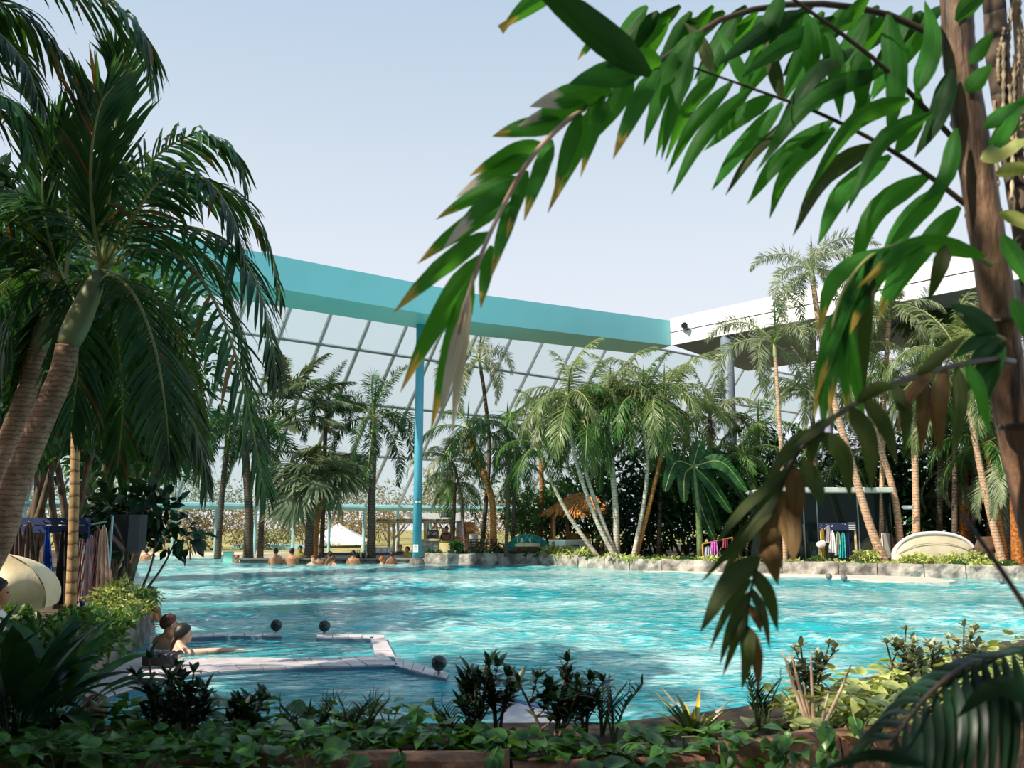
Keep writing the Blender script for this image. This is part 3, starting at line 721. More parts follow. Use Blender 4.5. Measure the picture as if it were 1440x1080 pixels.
# left half, in and behind the swim-up bar
palm('foxtail_palm', 'foxtail palm with dark straight trunk and drooping bushy fronds beside teal column', grounded(36.6, .1, (522, 782), (523, 700), (525, 640), (525, 606)), .165, .12, F_fox_d, 12, 3.2, 26, M_bark_dark, elev=(0, 1), shaft=.7)
palm('foxtail_palm', 'foxtail palm with ringed grey trunk and curtain of fronds at bar end', grounded(36.8, .1, (349, 786), (350, 720), (346, 650), (343, 610)), .19, .15, F_fox_d, 15, 3.7, 27, M_bark_dark, elev=(.2, 1), shaft=.6)
palm('fan_palm', 'fan palm with drooping grey green fans above the swim-up bar', grounded(36.2, .1, (434, 786), (436, 730), (439, 700), (441, 682)), .17, .15, F_fan, 30, 2.3, 28, M_bark_dark, elev=(0, 1), spear=False, tilt=.7)
palm('fan_palm', 'second fan palm with brown trunk close behind the bar fan palm', grounded(37.2, .1, (442, 784), (446, 730), (462, 680), (468, 655)), .14, .12, F_fan, 18, 2.0, 29, M_bark_orange, spear=False, tilt=.7)
palm('feather_palm', 'windswept palm with long bare leaf stalks against the facade', grounded(38.5, .1, (366, 778), (370, 690), (374, 640), (376, 612)), .12, .1, F_wind, 15, 4.6, 30, M_bark_dark, elev=(0, 1), ang=(-70, 95), spear=False)
palm('foxtail_palm', 'foxtail palm with ragged dark crown in front of the windswept palm', grounded(38, .1, (452, 780), (455, 700), (458, 600), (462, 560)), .1, .08, F_fox_d, 10, 2.2, 31, M_bark_dark)
palm('foxtail_palm', 'foxtail palm hanging over the left end of the bar', grounded(37.6, .1, (306, 782), (312, 700), (318, 640), (322, 600)), .13, .1, F_fox_d, 10, 2.9, 32, M_bark_dark, elev=(.3, 1))
# right half
palm('feather_palm', 'tallest palm with long curved pinkish trunk and sparse crown above white fascia', grounded(28.1, .3, (1244, 786), (1222, 735), (1200, 660), (1172, 560), (1151, 450), (1143, 395)), .14, .085, F_fox, 11, 2.5, 40, M_bark_far, shaft=.5, elev=(.1, 1), tilt=.25)
palm('feather_palm', 'palm with thin upright pink trunk and curling fronds by grey column', grounded(28.8, .3, (1103, 770), (1100, 660), (1094, 560), (1090, 500)), .075, .06, F_fox, 9, 2.9, 41, M_bark_far, elev=(0, .95), shaft=.5)
palm('feather_palm', 'palm with slanting pink trunk behind the glass cubicle corner', grounded(29, .3, (1267, 770), (1258, 700), (1235, 620), (1214, 545), (1206, 500)), .12, .085, F_feather, 14, 2.6, 42, M_bark_far, shaft=.4)
palm('feather_palm', 'palm with straight pink trunk carrying the arrow signpost', grounded(28.6, .3, (1287, 770), (1288, 700), (1286, 630), (1284, 560)), .12, .09, F_feather_d, 14, 2.4, 43, M_bark_far, shaft=.4)
palm('fan_palm', 'stout fan palm with shaggy orange fibre trunk behind cream shell daybed', grounded(30.2, .3, (1358, 772), (1357, 730), (1355, 690), (1354, 655)), .19, .17, F_date, 22, 2.2, 44, M_fiber, spear=False, tilt=.4, elev=(.1, 1))
palm('feather_palm', 'palm with pale slanting trunk right of the cream shell daybed', grounded(27.3, .3, (1411, 789), (1392, 720), (1375, 640), (1362, 570), (1355, 535)), .11, .085, F_feather, 18, 3.1, 45, M_bark_far, shaft=.4, elev=(0, 1))
palm('feather_palm', 'palm with shorter brown trunk crossing the pale slanting one', grounded(27.6, .3, (1415, 789), (1402, 720), (1392, 660), (1386, 620)), .09, .07, F_feather_d, 12, 2.4, 46, M_bark_orange)
palm('fan_palm', 'fan palm with stiff upright fans under the white fascia', grounded(33, .3, (1316, 770), (1318, 600), (1320, 500), (1322, 440)), .14, .12, F_fan_d, 20, 2.0, 47, M_bark_dark, spear=False, tilt=.6)
palm('date_palm', 'low bushy date palm filling the right edge of bank', grounded(27.4, .3, (1432, 785), (1430, 720), (1428, 650)), .2, .18, F_date, 24, 2.3, 48, M_fiber, spear=False, tilt=.4)
palm('date_palm', 'date palm with arching fronds above the brown sunshade', grounded(29.5, .3, (1395, 780), (1396, 700), (1398, 620), (1400, 560)), .17, .15, F_date, 20, 2.6, 49, M_bark_dark, spear=False, tilt=.4)
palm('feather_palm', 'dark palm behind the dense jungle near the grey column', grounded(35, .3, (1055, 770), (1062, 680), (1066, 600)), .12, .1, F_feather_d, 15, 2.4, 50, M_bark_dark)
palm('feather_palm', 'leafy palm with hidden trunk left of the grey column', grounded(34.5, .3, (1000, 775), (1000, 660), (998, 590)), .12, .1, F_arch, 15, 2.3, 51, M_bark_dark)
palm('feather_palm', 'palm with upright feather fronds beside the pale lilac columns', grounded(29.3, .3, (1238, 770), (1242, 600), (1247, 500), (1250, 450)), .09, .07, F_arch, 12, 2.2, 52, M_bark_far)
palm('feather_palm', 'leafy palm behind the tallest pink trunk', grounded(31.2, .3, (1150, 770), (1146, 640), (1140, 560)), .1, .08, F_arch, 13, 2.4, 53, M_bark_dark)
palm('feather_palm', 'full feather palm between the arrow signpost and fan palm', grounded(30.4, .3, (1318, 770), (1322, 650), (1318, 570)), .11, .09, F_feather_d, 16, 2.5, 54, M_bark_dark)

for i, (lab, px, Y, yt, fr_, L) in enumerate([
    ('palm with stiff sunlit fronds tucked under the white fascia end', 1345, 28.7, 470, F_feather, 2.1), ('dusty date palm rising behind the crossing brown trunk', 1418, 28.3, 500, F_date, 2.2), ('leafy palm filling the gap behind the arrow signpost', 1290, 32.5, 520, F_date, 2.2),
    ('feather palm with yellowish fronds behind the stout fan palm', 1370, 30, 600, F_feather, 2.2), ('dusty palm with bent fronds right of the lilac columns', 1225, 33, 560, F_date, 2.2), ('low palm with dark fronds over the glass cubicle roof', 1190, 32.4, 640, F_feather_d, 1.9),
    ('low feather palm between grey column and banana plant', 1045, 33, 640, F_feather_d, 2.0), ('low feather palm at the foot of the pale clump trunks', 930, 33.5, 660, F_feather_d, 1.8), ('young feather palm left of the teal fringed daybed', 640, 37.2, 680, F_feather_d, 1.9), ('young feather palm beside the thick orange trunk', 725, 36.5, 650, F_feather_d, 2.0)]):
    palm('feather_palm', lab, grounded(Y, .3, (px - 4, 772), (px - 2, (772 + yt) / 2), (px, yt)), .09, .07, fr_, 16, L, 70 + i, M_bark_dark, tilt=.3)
# dense jungle behind the palms: each tree or shrub a thing of its own
JLAB = ['dense dark broadleaf tree ' + q for q in ('right of the ringed white palm trunk', 'behind the grey and orange leaning trunks', 'left of the banana plant', 'behind the banana plant leaves', 'right of the grey round column', 'behind the thin upright pink trunk', 'behind the left corner of the glass cubicle', 'behind the pale lilac columns', 'behind the tallest curved pink trunk', 'between the slanting pink trunk and arrow signpost', 'right of the arrow signpost', 'behind the stout orange fibre trunk', 'behind the brown stretched sunshade', 'over the second cream daybed', 'behind the thatched hut', 'between thatched hut and teal daybed', 'outermost on the bank past the date palm', 'towering behind the bushy date palm')]
GJ = 'dense dark broadleaf trees behind the palm clump'
for i, (px, Y, w, h, tr) in enumerate([(880, 34, 1.7, 4.2, .6), (925, 34.5, 1.8, 3.8, .5), (960, 35, 1.9, 4.6, .7), (1000, 36, 2.0, 3.8, .5), (1045, 33.5, 1.6, 4.0, .6), (1085, 34, 1.7, 4.2, .6), (1130, 33, 1.6, 4.8, .8), (1180, 35.5, 1.8, 5.2, 1.0), (1230, 33.5, 1.5, 3.8, .5), (1265, 32, 1.6, 4.2, .5), (1310, 32, 1.6, 4.4, .6), (1350, 32.5, 1.7, 4.6, .6), (1400, 31.5, 1.7, 4.4, .6), (1445, 30.5, 1.7, 5.6, .6), (835, 39.5, 1.5, 3.8, .5), (790, 40, 1.5, 3.2, .5), (1480, 29, 1.8, 6.5, .6), (1440, 34, 2.0, 7.4, 1.0)]):
    b = P(px, 770, Y); b[2] = .28
    bush('jungle_tree', JLAB[i], b, (w, w * .8, h), 1400, .34, .12, M_leaf_dark if i % 3 else M_leaf_black, 100 + i, GJ, 'tree', 3, 13, .08)
for i, (px, Y, w, h) in enumerate([(745, 37, 1.3, 2.6), (725, 38.5, 1.2, 3.4), (775, 38, 1.2, 3.2)]):
    b = P(px, 772, Y); b[2] = .28
    bush('green_tree', 'loose sunlit green tree behind the teal fringed daybed', b, (w, w, h), 700, .22, .09, M_leaf_mid, 140 + i, 'loose green trees behind the teal daybed', 'tree', 3, 9, .8)
# banana plant
b = P(985, 778, 31); b[2] = .3
bt = thing('banana_plant', 'banana plant with huge torn dark green leaves', 'plant', b)
top = P(975, 655, 31)
MB().tube(spline([b, (b + top) / 2 + np.array([.05, 0, 0]), top], 8), np.linspace(.13, .06, 8), 9).build('stem', M_stem_green, bt, smooth=True)
for i, (tip, mid) in enumerate([((1050, 690), (1015, 650)), ((1028, 720), (1000, 680)), ((1012, 745), (995, 700)), ((962, 705), (963, 668)), ((985, 622), (980, 635)), ((1060, 720), (1020, 665)), ((935, 690), (950, 650)), ((1005, 760), (985, 710)), ((1020, 640), (1000, 640))]):
    Yi = 31 + (i % 3 - 1) * .5; C = spline([top, P(*mid, (31 + Yi) / 2), P(*tip, Yi)], 15)
    mb = MB(); mb.tube(C, np.linspace(.03, .006, 15), 5, 0); T = nrm(np.gradient(C, axis=0)); rs = np.random.RandomState(i)
    sd = nrm(np.cross(T, [0.3, -1, .3])); t = np.linspace(.12, .98, 24); ii = np.minimum((t * 14).astype(int), 13); u = (t * 14 - ii)[:, None]; pos = C[ii] * (1 - u) + C[ii + 1] * u
    wv = .27 * np.sqrt(np.sin(np.pi * np.clip(t * .93 + .05, 0, 1)))
    for sg in (-1, 1):
        V_, F_ = leaf_arr(pos, sd[ii] * sg + T[ii] * .35 + rs.normal(0, .06, (24, 3)), T[ii], wv, .14, .35, 2, 0, prof=[1, 1, .8]); mb.add(V_, F_, 1)
    mb.build('leaf', [M_rachis, M_leaf_dark], bt)

# ------------------------------------------------------------ near left palms
def traced(parent, pix, n, L, w, seed, leafm, rach=None, ang=55, droop=.7, r=.022, k=4, fold=.25, dry=.06, t0=.1, lift=.1, jit=.14, tipL=.4, baseL=.55):
    pts = [P(x, y, Yd) for x, y, Yd in pix]
    mb = frond_mb(pts, n, L, w, ang, droop, 0, seed, k, fold, r, t0, lift, jit=jit, tipL=tipL, dry=dry, baseL=baseL)
    return mb.build('frond', [rach or M_rachis, leafm, M_leaf_dry], parent)
def near_palm(label, trunk, r0, r1, shaft, fr, seed, leafm, L=.62, w=.042, n=50):
    base = np.array(trunk[0]); t = thing('coconut_palm', label, 'palm tree', base)
    trunk_mb(trunk, r0, r1, .07, 14, 1.1, .012).build('trunk', M_bark_near, t, smooth=True)
    a = np.array(trunk[-1]); C = spline([a, a * .5 + shaft * .5, shaft], 7)
    MB().tube(C, r1 * np.array([.95, 1.12, 1.14, 1.05, .95, .8, .62]), 12).build('crownshaft', M_crownshaft, t, smooth=True)
    for i, q in enumerate(fr):
        up_ = q[-1][1] < q[0][1] - 180
        traced(t, q, n, L, w, seed + i, leafm, ang=26 if up_ else 52, droop=.12 if up_ else .8)
    return t
YA = 7.8
trA = [np.array([-5.05, 7.9, .35]), P(-8, 770, YA), P(18, 690, YA), P(50, 610, YA), P(85, 530, YA), P(95, 486, YA)]
A = (143, 378, YA)
near_palm('large leaning palm with yellow green crownshaft and long drooping fronds', trA, .135, .098, P(141, 382, YA), [
    [A, (185, 335, 7.7), (250, 318, 7.5), (320, 340, 7.3), (362, 400, 7.2), (382, 480, 7.2), (388, 530, 7.2)],
    [A, (200, 352, 7.6), (262, 368, 7.3), (310, 440, 7.0), (342, 540, 6.9), (362, 640, 6.9), (372, 690, 6.9)],
    [A, (152, 290, 7.7), (160, 200, 7.6), (168, 120, 7.5), (160, 80, 7.4)],
    [A, (175, 290, 7.8), (215, 225, 7.8), (270, 190, 7.8), (320, 205, 7.8), (342, 250, 7.8)],
    [A, (185, 410, 7.4), (215, 480, 7.2), (232, 570, 7.0), (238, 650, 7.0)],
    [A, (180, 395, 8.2), (230, 430, 8.6), (262, 500, 8.8), (275, 590, 8.9), (280, 660, 8.9)],
    [A, (100, 310, 8.0), (50, 285, 8.2), (5, 310, 8.4), (-30, 380, 8.5)],
    [A, (120, 280, 8.0), (80, 200, 8.2), (30, 160, 8.4), (-20, 170, 8.6)],
    [A, (195, 310, 8.4), (260, 265, 8.8), (330, 275, 9.0), (375, 340, 9.1), (395, 420, 9.1)],
    [A, (158, 420, 8.3), (168, 500, 8.5), (172, 580, 8.6), (165, 660, 8.6)],
    [A, (130, 300, 7.4), (128, 220, 7.2), (140, 150, 7.1), (160, 120, 7.1)],
    [A, (210, 340, 8.2), (290, 360, 8.4), (330, 440, 8.5), (345, 520, 8.5), (350, 580, 8.5)],
    [A, (190, 300, 7.5), (230, 250, 7.4), (285, 250, 7.3), (325, 300, 7.2), (345, 370, 7.2)],
    [A, (170, 400, 7.7), (205, 460, 7.6), (250, 540, 7.5), (280, 620, 7.5), (290, 680, 7.5)],
    [A, (110, 400, 8.4), (70, 470, 8.6), (55, 560, 8.7), (50, 640, 8.7)],
    [A, (165, 300, 8.4), (200, 250, 8.7), (235, 235, 8.9), (270, 260, 9.0)]], 300, M_leaf_dark)
trB = [np.array([-5.75, 8.5, .35]), P(-20, 700, 8.5), P(12, 620, 8.5), P(38, 550, 8.5), P(52, 492, 8.5)]
Bq = (90, 396, 8.5)
near_palm('leaning palm with mottled grey crownshaft close behind the larger leaning palm', trB, .115, .088, P(88, 400, 8.5), [
    [Bq, (50, 400, 8.3), (15, 450, 8.2), (-5, 540, 8.1), (-10, 620, 8.1)],
    [Bq, (60, 320, 8.5), (20, 270, 8.6), (-20, 260, 8.7)],
    [Bq, (95, 300, 8.6), (80, 210, 8.7), (50, 150, 8.8), (20, 120, 8.9)],
    [Bq, (120, 430, 8.8), (135, 510, 9.0), (138, 600, 9.0)],
    [Bq, (40, 350, 8.2), (-10, 340, 8.0), (-50, 380, 8.0)],
    [Bq, (110, 310, 8.9), (150, 250, 9.2), (200, 240, 9.4), (240, 280, 9.4)],
    [Bq, (70, 440, 8.6), (45, 510, 8.6), (35, 590, 8.6)],
    [Bq, (105, 430, 8.2), (108, 520, 8.0), (100, 600, 8.0)],
    [Bq, (70, 340, 8.2), (60, 250, 8.0), (85, 190, 7.9), (120, 180, 7.9)],
    [Bq, (30, 380, 8.8), (-5, 430, 9.0), (-20, 500, 9.0)]], 340, M_leaf_dark)
# palm rooted outside the left edge, fronds reach into the top left corner and shade the planter
trC = [np.array([-6.2, 5.6, .35]), np.array([-5.9, 5.7, 2.5]), np.array([-5.7, 5.8, 4.6]), P(-150, 40, 6.2)]
Cq = (-150, -5, 6.2)
tC = near_palm('palm rooted outside left edge with fronds hanging into upper left corner', trC, .13, .1, P(-150, 0, 6.2), [
    [Cq, (-60, -70, 6.2), (30, -60, 6.2), (110, -25, 6.2), (170, 12, 6.2), (203, 50, 6.2), (213, 105, 6.2)],
    [Cq, (-90, -30, 6.6), (-30, -10, 6.8), (30, 20, 7.0), (80, 65, 7.1), (125, 120, 7.1)],
    [Cq, (-100, 10, 6.4), (-50, 30, 6.5), (-5, 45, 6.5), (35, 90, 6.5), (55, 140, 6.5)],
    [Cq, (-110, 60, 6.1), (-60, 110, 6.0), (-15, 130, 6.0), (25, 150, 6.0), (40, 200, 6.0)],
    [Cq, (-120, 30, 5.6), (-100, 60, 5.0), (-60, 120, 4.6)]], 380, M_leaf_dark)
F_near = recolor(F_feather, 'near', M_rachis, M_leaf_dark)
top = P(-150, -5, 6.2)
for i in range(16):
    place('frond', F_near[(i * 5) % len(F_near)], tC, top - wloc(tC), (0, 0, math.radians(95 + i * 13)), 2.9)
# trees left of the camera, out of the frame: they carry the shade that lies over the foreground
for i, (x, y, lab) in enumerate([(-6.6, 2.2, 'coconut palm standing left of the planter path'), (-5.0, -.6, 'coconut palm standing behind the path on the left'), (-8.2, 4.4, 'tall coconut palm at the back of left planting')]):
    palm('coconut_palm', lab, [np.array([x, y, 0.0 if y < 3 else .35]), np.array([x + .1, y, 2.4]), np.array([x + .35, y + .2, 5.0 + i * .5])], .14, .1, F_near, 26, 3.3, 400 + i, M_bark_near, shaft=.6)
for i, (x, y, h, w) in enumerate([(-7.6, .8, 7.0, 2.6), (-4.2, -2.6, 6.6, 2.6)]):
    bush('shade_tree', ['broad shade tree with dense crown left of path', 'broad shade tree with dense crown behind the viewer'][i], (x, y, 0), (w, w, h), 3000, .3, .15, M_leaf_dark, 420 + i, None, 'tree', 4, 14, 2.6)
# slim cane palm in front of the towel rack
b = P(101, 850, 10.6); b[2] = .36
palm('cane_palm', 'slim cane palm with bamboo like ringed stem before the blue towel rack', [b, P(102, 780, 10.6), P(106, 640, 10.6), P(108, 530, 10.6), P(110, 480, 10.6)], .062, .045, F_near, 8, 1.5, 61, M_bark_bamboo, elev=(.4, 1))
# trees on the left bank
GL = 'broadleaf trees on the left bank behind the leaning palms'
for i, (px, Y, w, h, tr, lm) in enumerate([(95, 13.6, 1.6, 5.6, 2.2, M_leaf_dark), (20, 14.5, 1.7, 6.2, 2.0, M_leaf_black), (150, 15.5, 1.5, 5.2, 2.0, M_leaf_dark), (165, 18.5, 2.0, 6.4, 1.9, M_leaf_dark), (60, 18, 2.2, 7.6, 2.2, M_leaf_black), (150, 22, 2.7, 8.0, 2.2, M_leaf_dark), (-30, 11.5, 1.4, 6.0, 1.4, M_leaf_black), (120, 25, 2.4, 6.6, 1.6, M_leaf_dark)]):
    b = P(px, 800, Y); b[2] = .34
    bush('bank_tree', 'tall broadleaf tree ' + ('behind the blue towel rack', 'behind the cream hooded chair', 'behind the metal towel stand', 'beside the loudspeaker pole', 'far back on the left bank', 'between loudspeaker and glass facade', 'closest behind the mottled leaning palm', 'by the facade on the left bank')[i], b, (w, w, h), 1500, .3, .12, lm, 160 + i, GL, 'tree', 3, 12, tr)
b = P(183, 795, 14.5); b[2] = .34
bush('hanging_shrub', 'large leaved dark shrub overhanging the loudspeaker and water', b, (1.1, .8, 1.8), 520, .26, .15, M_leaf_black, 181, None, 'bush', 5, 8, .35, up=-.2)
# sunlit shrubs on the left planter
GS = 'sunlit yellow green shrubs on the left stone wall'
for i, (px, py, Y, w, h) in enumerate([(150, 850, 11.4, .45, .42), (178, 838, 12.0, .4, .5), (195, 850, 12.2, .32, .4), (165, 870, 10.9, .42, .35), (135, 885, 10.2, .45, .32), (110, 880, 9.8, .4, .32), (150, 900, 9.9, .32, .25), (188, 870, 11.6, .3, .35), (125, 860, 11.0, .4, .35)]):
    b = P(px, py, Y); b[2] = .36
    bush('planter_shrub', 'sunlit yellow green shrub growing on the left stone wall', b, (w, w, h), 420, .085, .035, M_leaf_lime if i < 4 else M_leaf_mid, 190 + i, GS, 'bush', 3, 7, .05)
# groundcover along the right bank
GB = 'leafy groundcover clumps along the stone bank'
rsb = np.random.RandomState(5); bk = np.array(BANK[:-1]); k = 0
seg = np.linalg.norm(np.diff(bk, axis=0), axis=1); cum = np.concatenate([[0], np.cumsum(seg)])
for s_ in np.arange(.5, cum[-1], .45):
    i = min(np.searchsorted(cum, s_) - 1, len(seg) - 1); a = bk[i] + (bk[i + 1] - bk[i]) * (s_ - cum[i]) / seg[i]
    b = np.array([a[0] + rsb.uniform(-.1, .1), a[1] + rsb.uniform(.32, .62), .28]); k += 1
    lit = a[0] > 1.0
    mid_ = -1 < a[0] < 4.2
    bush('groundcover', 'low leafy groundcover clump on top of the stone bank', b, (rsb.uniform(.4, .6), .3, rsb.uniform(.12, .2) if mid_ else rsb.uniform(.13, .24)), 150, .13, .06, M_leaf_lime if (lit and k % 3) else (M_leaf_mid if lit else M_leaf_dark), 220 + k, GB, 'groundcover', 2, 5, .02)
for k, (px, h) in enumerate([(1215, .5), (1232, .5), (1300, .38), (1335, .42), (1372, .45), (1285, .3), (772, .5), (790, .4), (825, .45), (700, .5), (675, .55), (645, .6)]):
    i = int(np.argmin([abs(720 + 1250 * p[0] / p[1] - px) for p in bk])); Yk = np.interp(px, [720 + 1250 * p[0] / p[1] for p in bk], bk[:, 1]) + .75
    b = P(px, 785, Yk); b[2] = .28
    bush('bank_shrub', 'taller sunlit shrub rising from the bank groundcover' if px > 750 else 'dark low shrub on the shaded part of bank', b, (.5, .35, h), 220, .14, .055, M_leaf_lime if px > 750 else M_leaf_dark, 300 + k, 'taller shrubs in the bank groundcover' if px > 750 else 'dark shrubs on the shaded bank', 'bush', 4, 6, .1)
# outdoors
GO = 'autumn coloured bushes outside the facade'
for i, (px, Y, w, h, lm) in enumerate([(262, 48, 2.2, 2.6, M_leaf_autumn), (300, 49, 2.2, 2.9, M_leaf_autumn), (340, 50, 2.4, 2.4, M_leaf_autumn), (385, 51, 2.2, 2.0, M_leaf_dusty), (225, 50, 2.4, 3.2, M_leaf_dusty), (420, 53, 2.2, 2.0, M_leaf_autumn), (465, 56, 2.6, 2.2, M_leaf_autumn), (505, 57, 2.6, 2.2, M_leaf_autumn), (180, 52, 3, 3.6, M_leaf_autumn), (550, 60, 3, 3.0, M_leaf_autumn), (690, 62, 3, 3.0, M_leaf_autumn), (740, 62, 3, 3.4, M_leaf_autumn), (130, 54, 3, 4, M_leaf_dusty), (60, 54, 3, 4, M_leaf_dusty)]):
    b = P(px, 775, Y); b[2] = .1
    bush('outdoor_bush', 'autumn coloured bush on the dry grass outside the glass', b, (w, w, h), 1100, .17, .08, lm, 330 + i, GO, 'bush', 3, 9, .1)
for i, (px, Y, w, h) in enumerate([(617, 62, 2.6, 5.0), (560, 75, 3.5, 5.2), (690, 78, 4, 5.4), (500, 80, 4, 5), (400, 78, 4, 4.6), (300, 74, 4.5, 5.0), (760, 80, 4, 5), (230, 66, 4, 7.5), (120, 66, 4.5, 8), (20, 66, 4.5, 7), (830, 84, 4.5, 5)]):
    b = P(px, 765, Y); b[2] = .1
    bush('outdoor_tree', 'olive brown leafy tree far outside the glass facade', b, (w, w, h), 1500, .26, .13, M_leaf_autumn if i < 5 else M_leaf_dusty, 350 + i, 'leafy trees far outside the facade', 'tree', 3, 10, .8)
# ------------------------------------------------------------ foreground palm on the right
rf = random.Random(11)
def leaflet(parent, b, t, wpx, m=None, tipm=None, bow=.08, ang=None, name='leaflet', segs=9, fold=.22, mid=None, blunt=False):
    b3, t3 = P(*b), P(*t)
    dist = (b[2] + t[2]) / 2; w = wpx * .93 * dist / FPX
    L = np.linalg.norm(t3 - b3)
    c3 = P(*mid) if mid is not None else (b3 + t3) / 2 + np.array([0, 0, bow * L])
    s = np.linspace(0, 1, segs + 1)[:, None]
    if mid is not None: C = spline([b3, c3, t3], segs + 1)
    else: C = b3 * (1 - s) ** 2 + 2 * c3 * s * (1 - s) + t3 * s * s
    T = nrm(np.gradient(C, axis=0)); view = nrm(C - CAMP)
    sd = nrm(np.cross(T, view)); a = ang if ang is not None else rf.uniform(-.55, .55)
    tw = a + np.linspace(-.15, .25, segs + 1) * rf.choice((-1, 1)); 
    W = sd * np.cos(tw)[:, None] + np.cross(T, sd) * np.sin(tw)[:, None]; Nn = np.cross(W, T)
    u = s[:, 0]; pr = np.interp(u, [0, .06, .2, .38, .6, .8, .93, 1], [.22, .55, .95, 1, .82, .5, .2, .45 if blunt else .02])
    h = (w * pr / 2)[:, None]; rp = np.array([rf.uniform(-.04, .04) for _ in range(segs + 1)])[:, None]
    rows = np.stack([C - W * h * (1 + rp) + Nn * h * fold, C - W * h * .5 + Nn * h * fold * .5, C - Nn * h * .02, C + W * h * .5 + Nn * h * fold * .5, C + W * h * (1 - rp) + Nn * h * fold], 1)
    m = {None: m or M_leaf_fg, 'y': M_leaf_fgtip, 's': M_leaf_fgpale}[tipm]
    fs = [(i * 5 + j, i * 5 + j + 1, i * 5 + j + 6, i * 5 + j + 5) for i in range(segs) for j in range(4)]
    o = MB().add(rows.reshape(-1, 3), fs).build(name, m, parent, smooth=True)
    uv = o.data.uv_layers.new(name='UVMap'); idx = np.array(fs).ravel(); off = rf.random() * 7
    uv.data.foreach_set('uv', np.stack([(idx % 5) / 4 + off, (idx // 5) / segs], 1).ravel())
    return o
def rachis(parent, pix, r0, r1, m, n=26):
    C = spline([P(*q) for q in pix], n)
    o = MB().tube(C, np.linspace(r0, r1, n), 7).build('frond', m, parent, smooth=True); return o

tr = [np.array([1.86, 2.7, .0]), P(1450, 700, 2.58), P(1396, 380, 2.49), P(1352, 100, 2.45), P(1325, -80, 2.45), np.array([1.02, 2.45, 4.3])]
fp = thing('foreground_palm', 'foreground palm with brown cane stem and big glossy arching fronds', 'palm tree', tr[0])
trunk_mb(tr, .055, .04, .12, 16, 1.1, .015).build('stem', mat('cane_bark', '#3a2a20', '#8a6a50', 4, .55, bump=.4, stretch=(6, 6, .8)), fp, smooth=True)
for y, x in ((170, 1362), (300, 1383), (455, 1408), (600, 1432)):
    c = P(x, y, 2.49); MB().tube([c - np.array([0, 0, .006]), c + np.array([0, 0, .006])], .05, 14).build('node_ring', M_rachis_dark, fp, smooth=True)
D = 2.5
for i, (q_, az_) in enumerate(zip((0, 1, 2, 3, 1, 2, 3, 2), range(0, 360, 45))): place('frond', F_near[q_], fp, np.array([1.02, 2.45, 4.28]) - wloc(fp), (0, 0, math.radians(az_)), 1.5)
F1 = rachis(fp, [(1333, 60, D), (1240, 18, D), (1130, 5, D - .05), (1020, 25, D - .1), (930, 85, D - .15), (860, 128, D - .2), (795, 172, D - .25), (745, 225, D - .3), (710, 285, D - .3), (680, 350, D - .32), (660, 410, D - .33), (645, 470, D - .33)], .011, .003, M_rachis_dark)
MB().tube(spline([P(*q) for q in ((860, 128, D - .205), (795, 172, D - .255), (745, 225, D - .305), (710, 285, D - .305), (680, 350, D - .325), (660, 410, D - .335), (645, 470, D - .335))], 20), np.linspace(.0085, .0042, 20), 7).build('pale_midrib', M_rachis_pale, F1, smooth=True)
E1 = D - .25
for b, t, w, tip, m in [
    ((826, 148), (728, 178), 34, 's', None), ((860, 128), (745, 150), 44, 's', None), ((794, 172), (692, 192), 36, 'y', None), ((764, 203), (660, 248), 34, 'y', None),
    ((748, 220), (640, 278), 30, 's', None), ((730, 250), (613, 309), 28, 'y', None), ((728, 253), (622, 352), 30, 's', None), ((711, 284), (587, 371), 32, 'y', None), ((690, 328), (553, 440), 34, 'y', None),
    ((676, 360), (563, 552), 40, 'y', None), ((664, 395), (606, 606), 34, 'y', None), ((660, 410), (636, 614), 24, None, M_leaf_straw), ((655, 440), (618, 590), 22, None, M_leaf_straw),
    ((849, 140), (816, 250), 28, 'y', None), ((850, 135), (770, 300), 32, 'y', None), ((818, 160), (779, 278), 28, 'y', None), ((775, 196), (737, 311), 30, 'y', None), ((727, 275), (690, 392), 26, 'y', None), ((742, 240), (712, 335), 24, 'y', None), ((690, 345), (676, 434), 24, 'y', None),
    ((925, 95), (862, 224), 34, 'y', None), ((950, 75), (905, 205), 30, None, None), ((890, 110), (838, 195), 34, None, None), ((905, 98), (800, 118), 50, None, None), ((930, 88), (850, 95), 44, None, None), ((975, 55), (930, 225), 28, None, None), ((990, 45), (915, 130), 34, None, None)]:
    leaflet(F1, (*b, E1), (*t, E1 - rf.uniform(-.12, .15)), w, m, tip)
# broad dark leaf blades against the sky at the top
leaflet(F1, (915, 105, 2.2), (725, -45, 2.0), 56, M_leaf_fgdark, None, bow=.02, ang=.1)
leaflet(F1, (800, -30, 2.4), (704, 42, 2.4), 36, None, 'y', ang=0, blunt=True)
leaflet(F1, (830, 60, 2.4), (822, 78, 2.4), 10, None, 'y'); leaflet(F1, (850, 40, 2.4), (812, 85, 2.4), 16, None, 'y')
for i in range(30):
    x = 870 + i * 15.5; leaflet(F1, (x + 40, 8 + (i % 3) * 8, 2.6), (x - 20 - (i % 4) * 14, 80 + (i * 37) % 75, 2.65 + (i % 4) * .08), 26 + (i % 3) * 4, [None, M_leaf_fgdark][i % 2])
F2 = rachis(fp, [(1372, 230, D), (1300, 152, D - .05), (1237, 90, D - .1), (1180, 45, D - .15), (1132, 11, D - .2), (1085, -25, D - .25)], .009, .004, M_rachis_dark)
E2 = D - .1
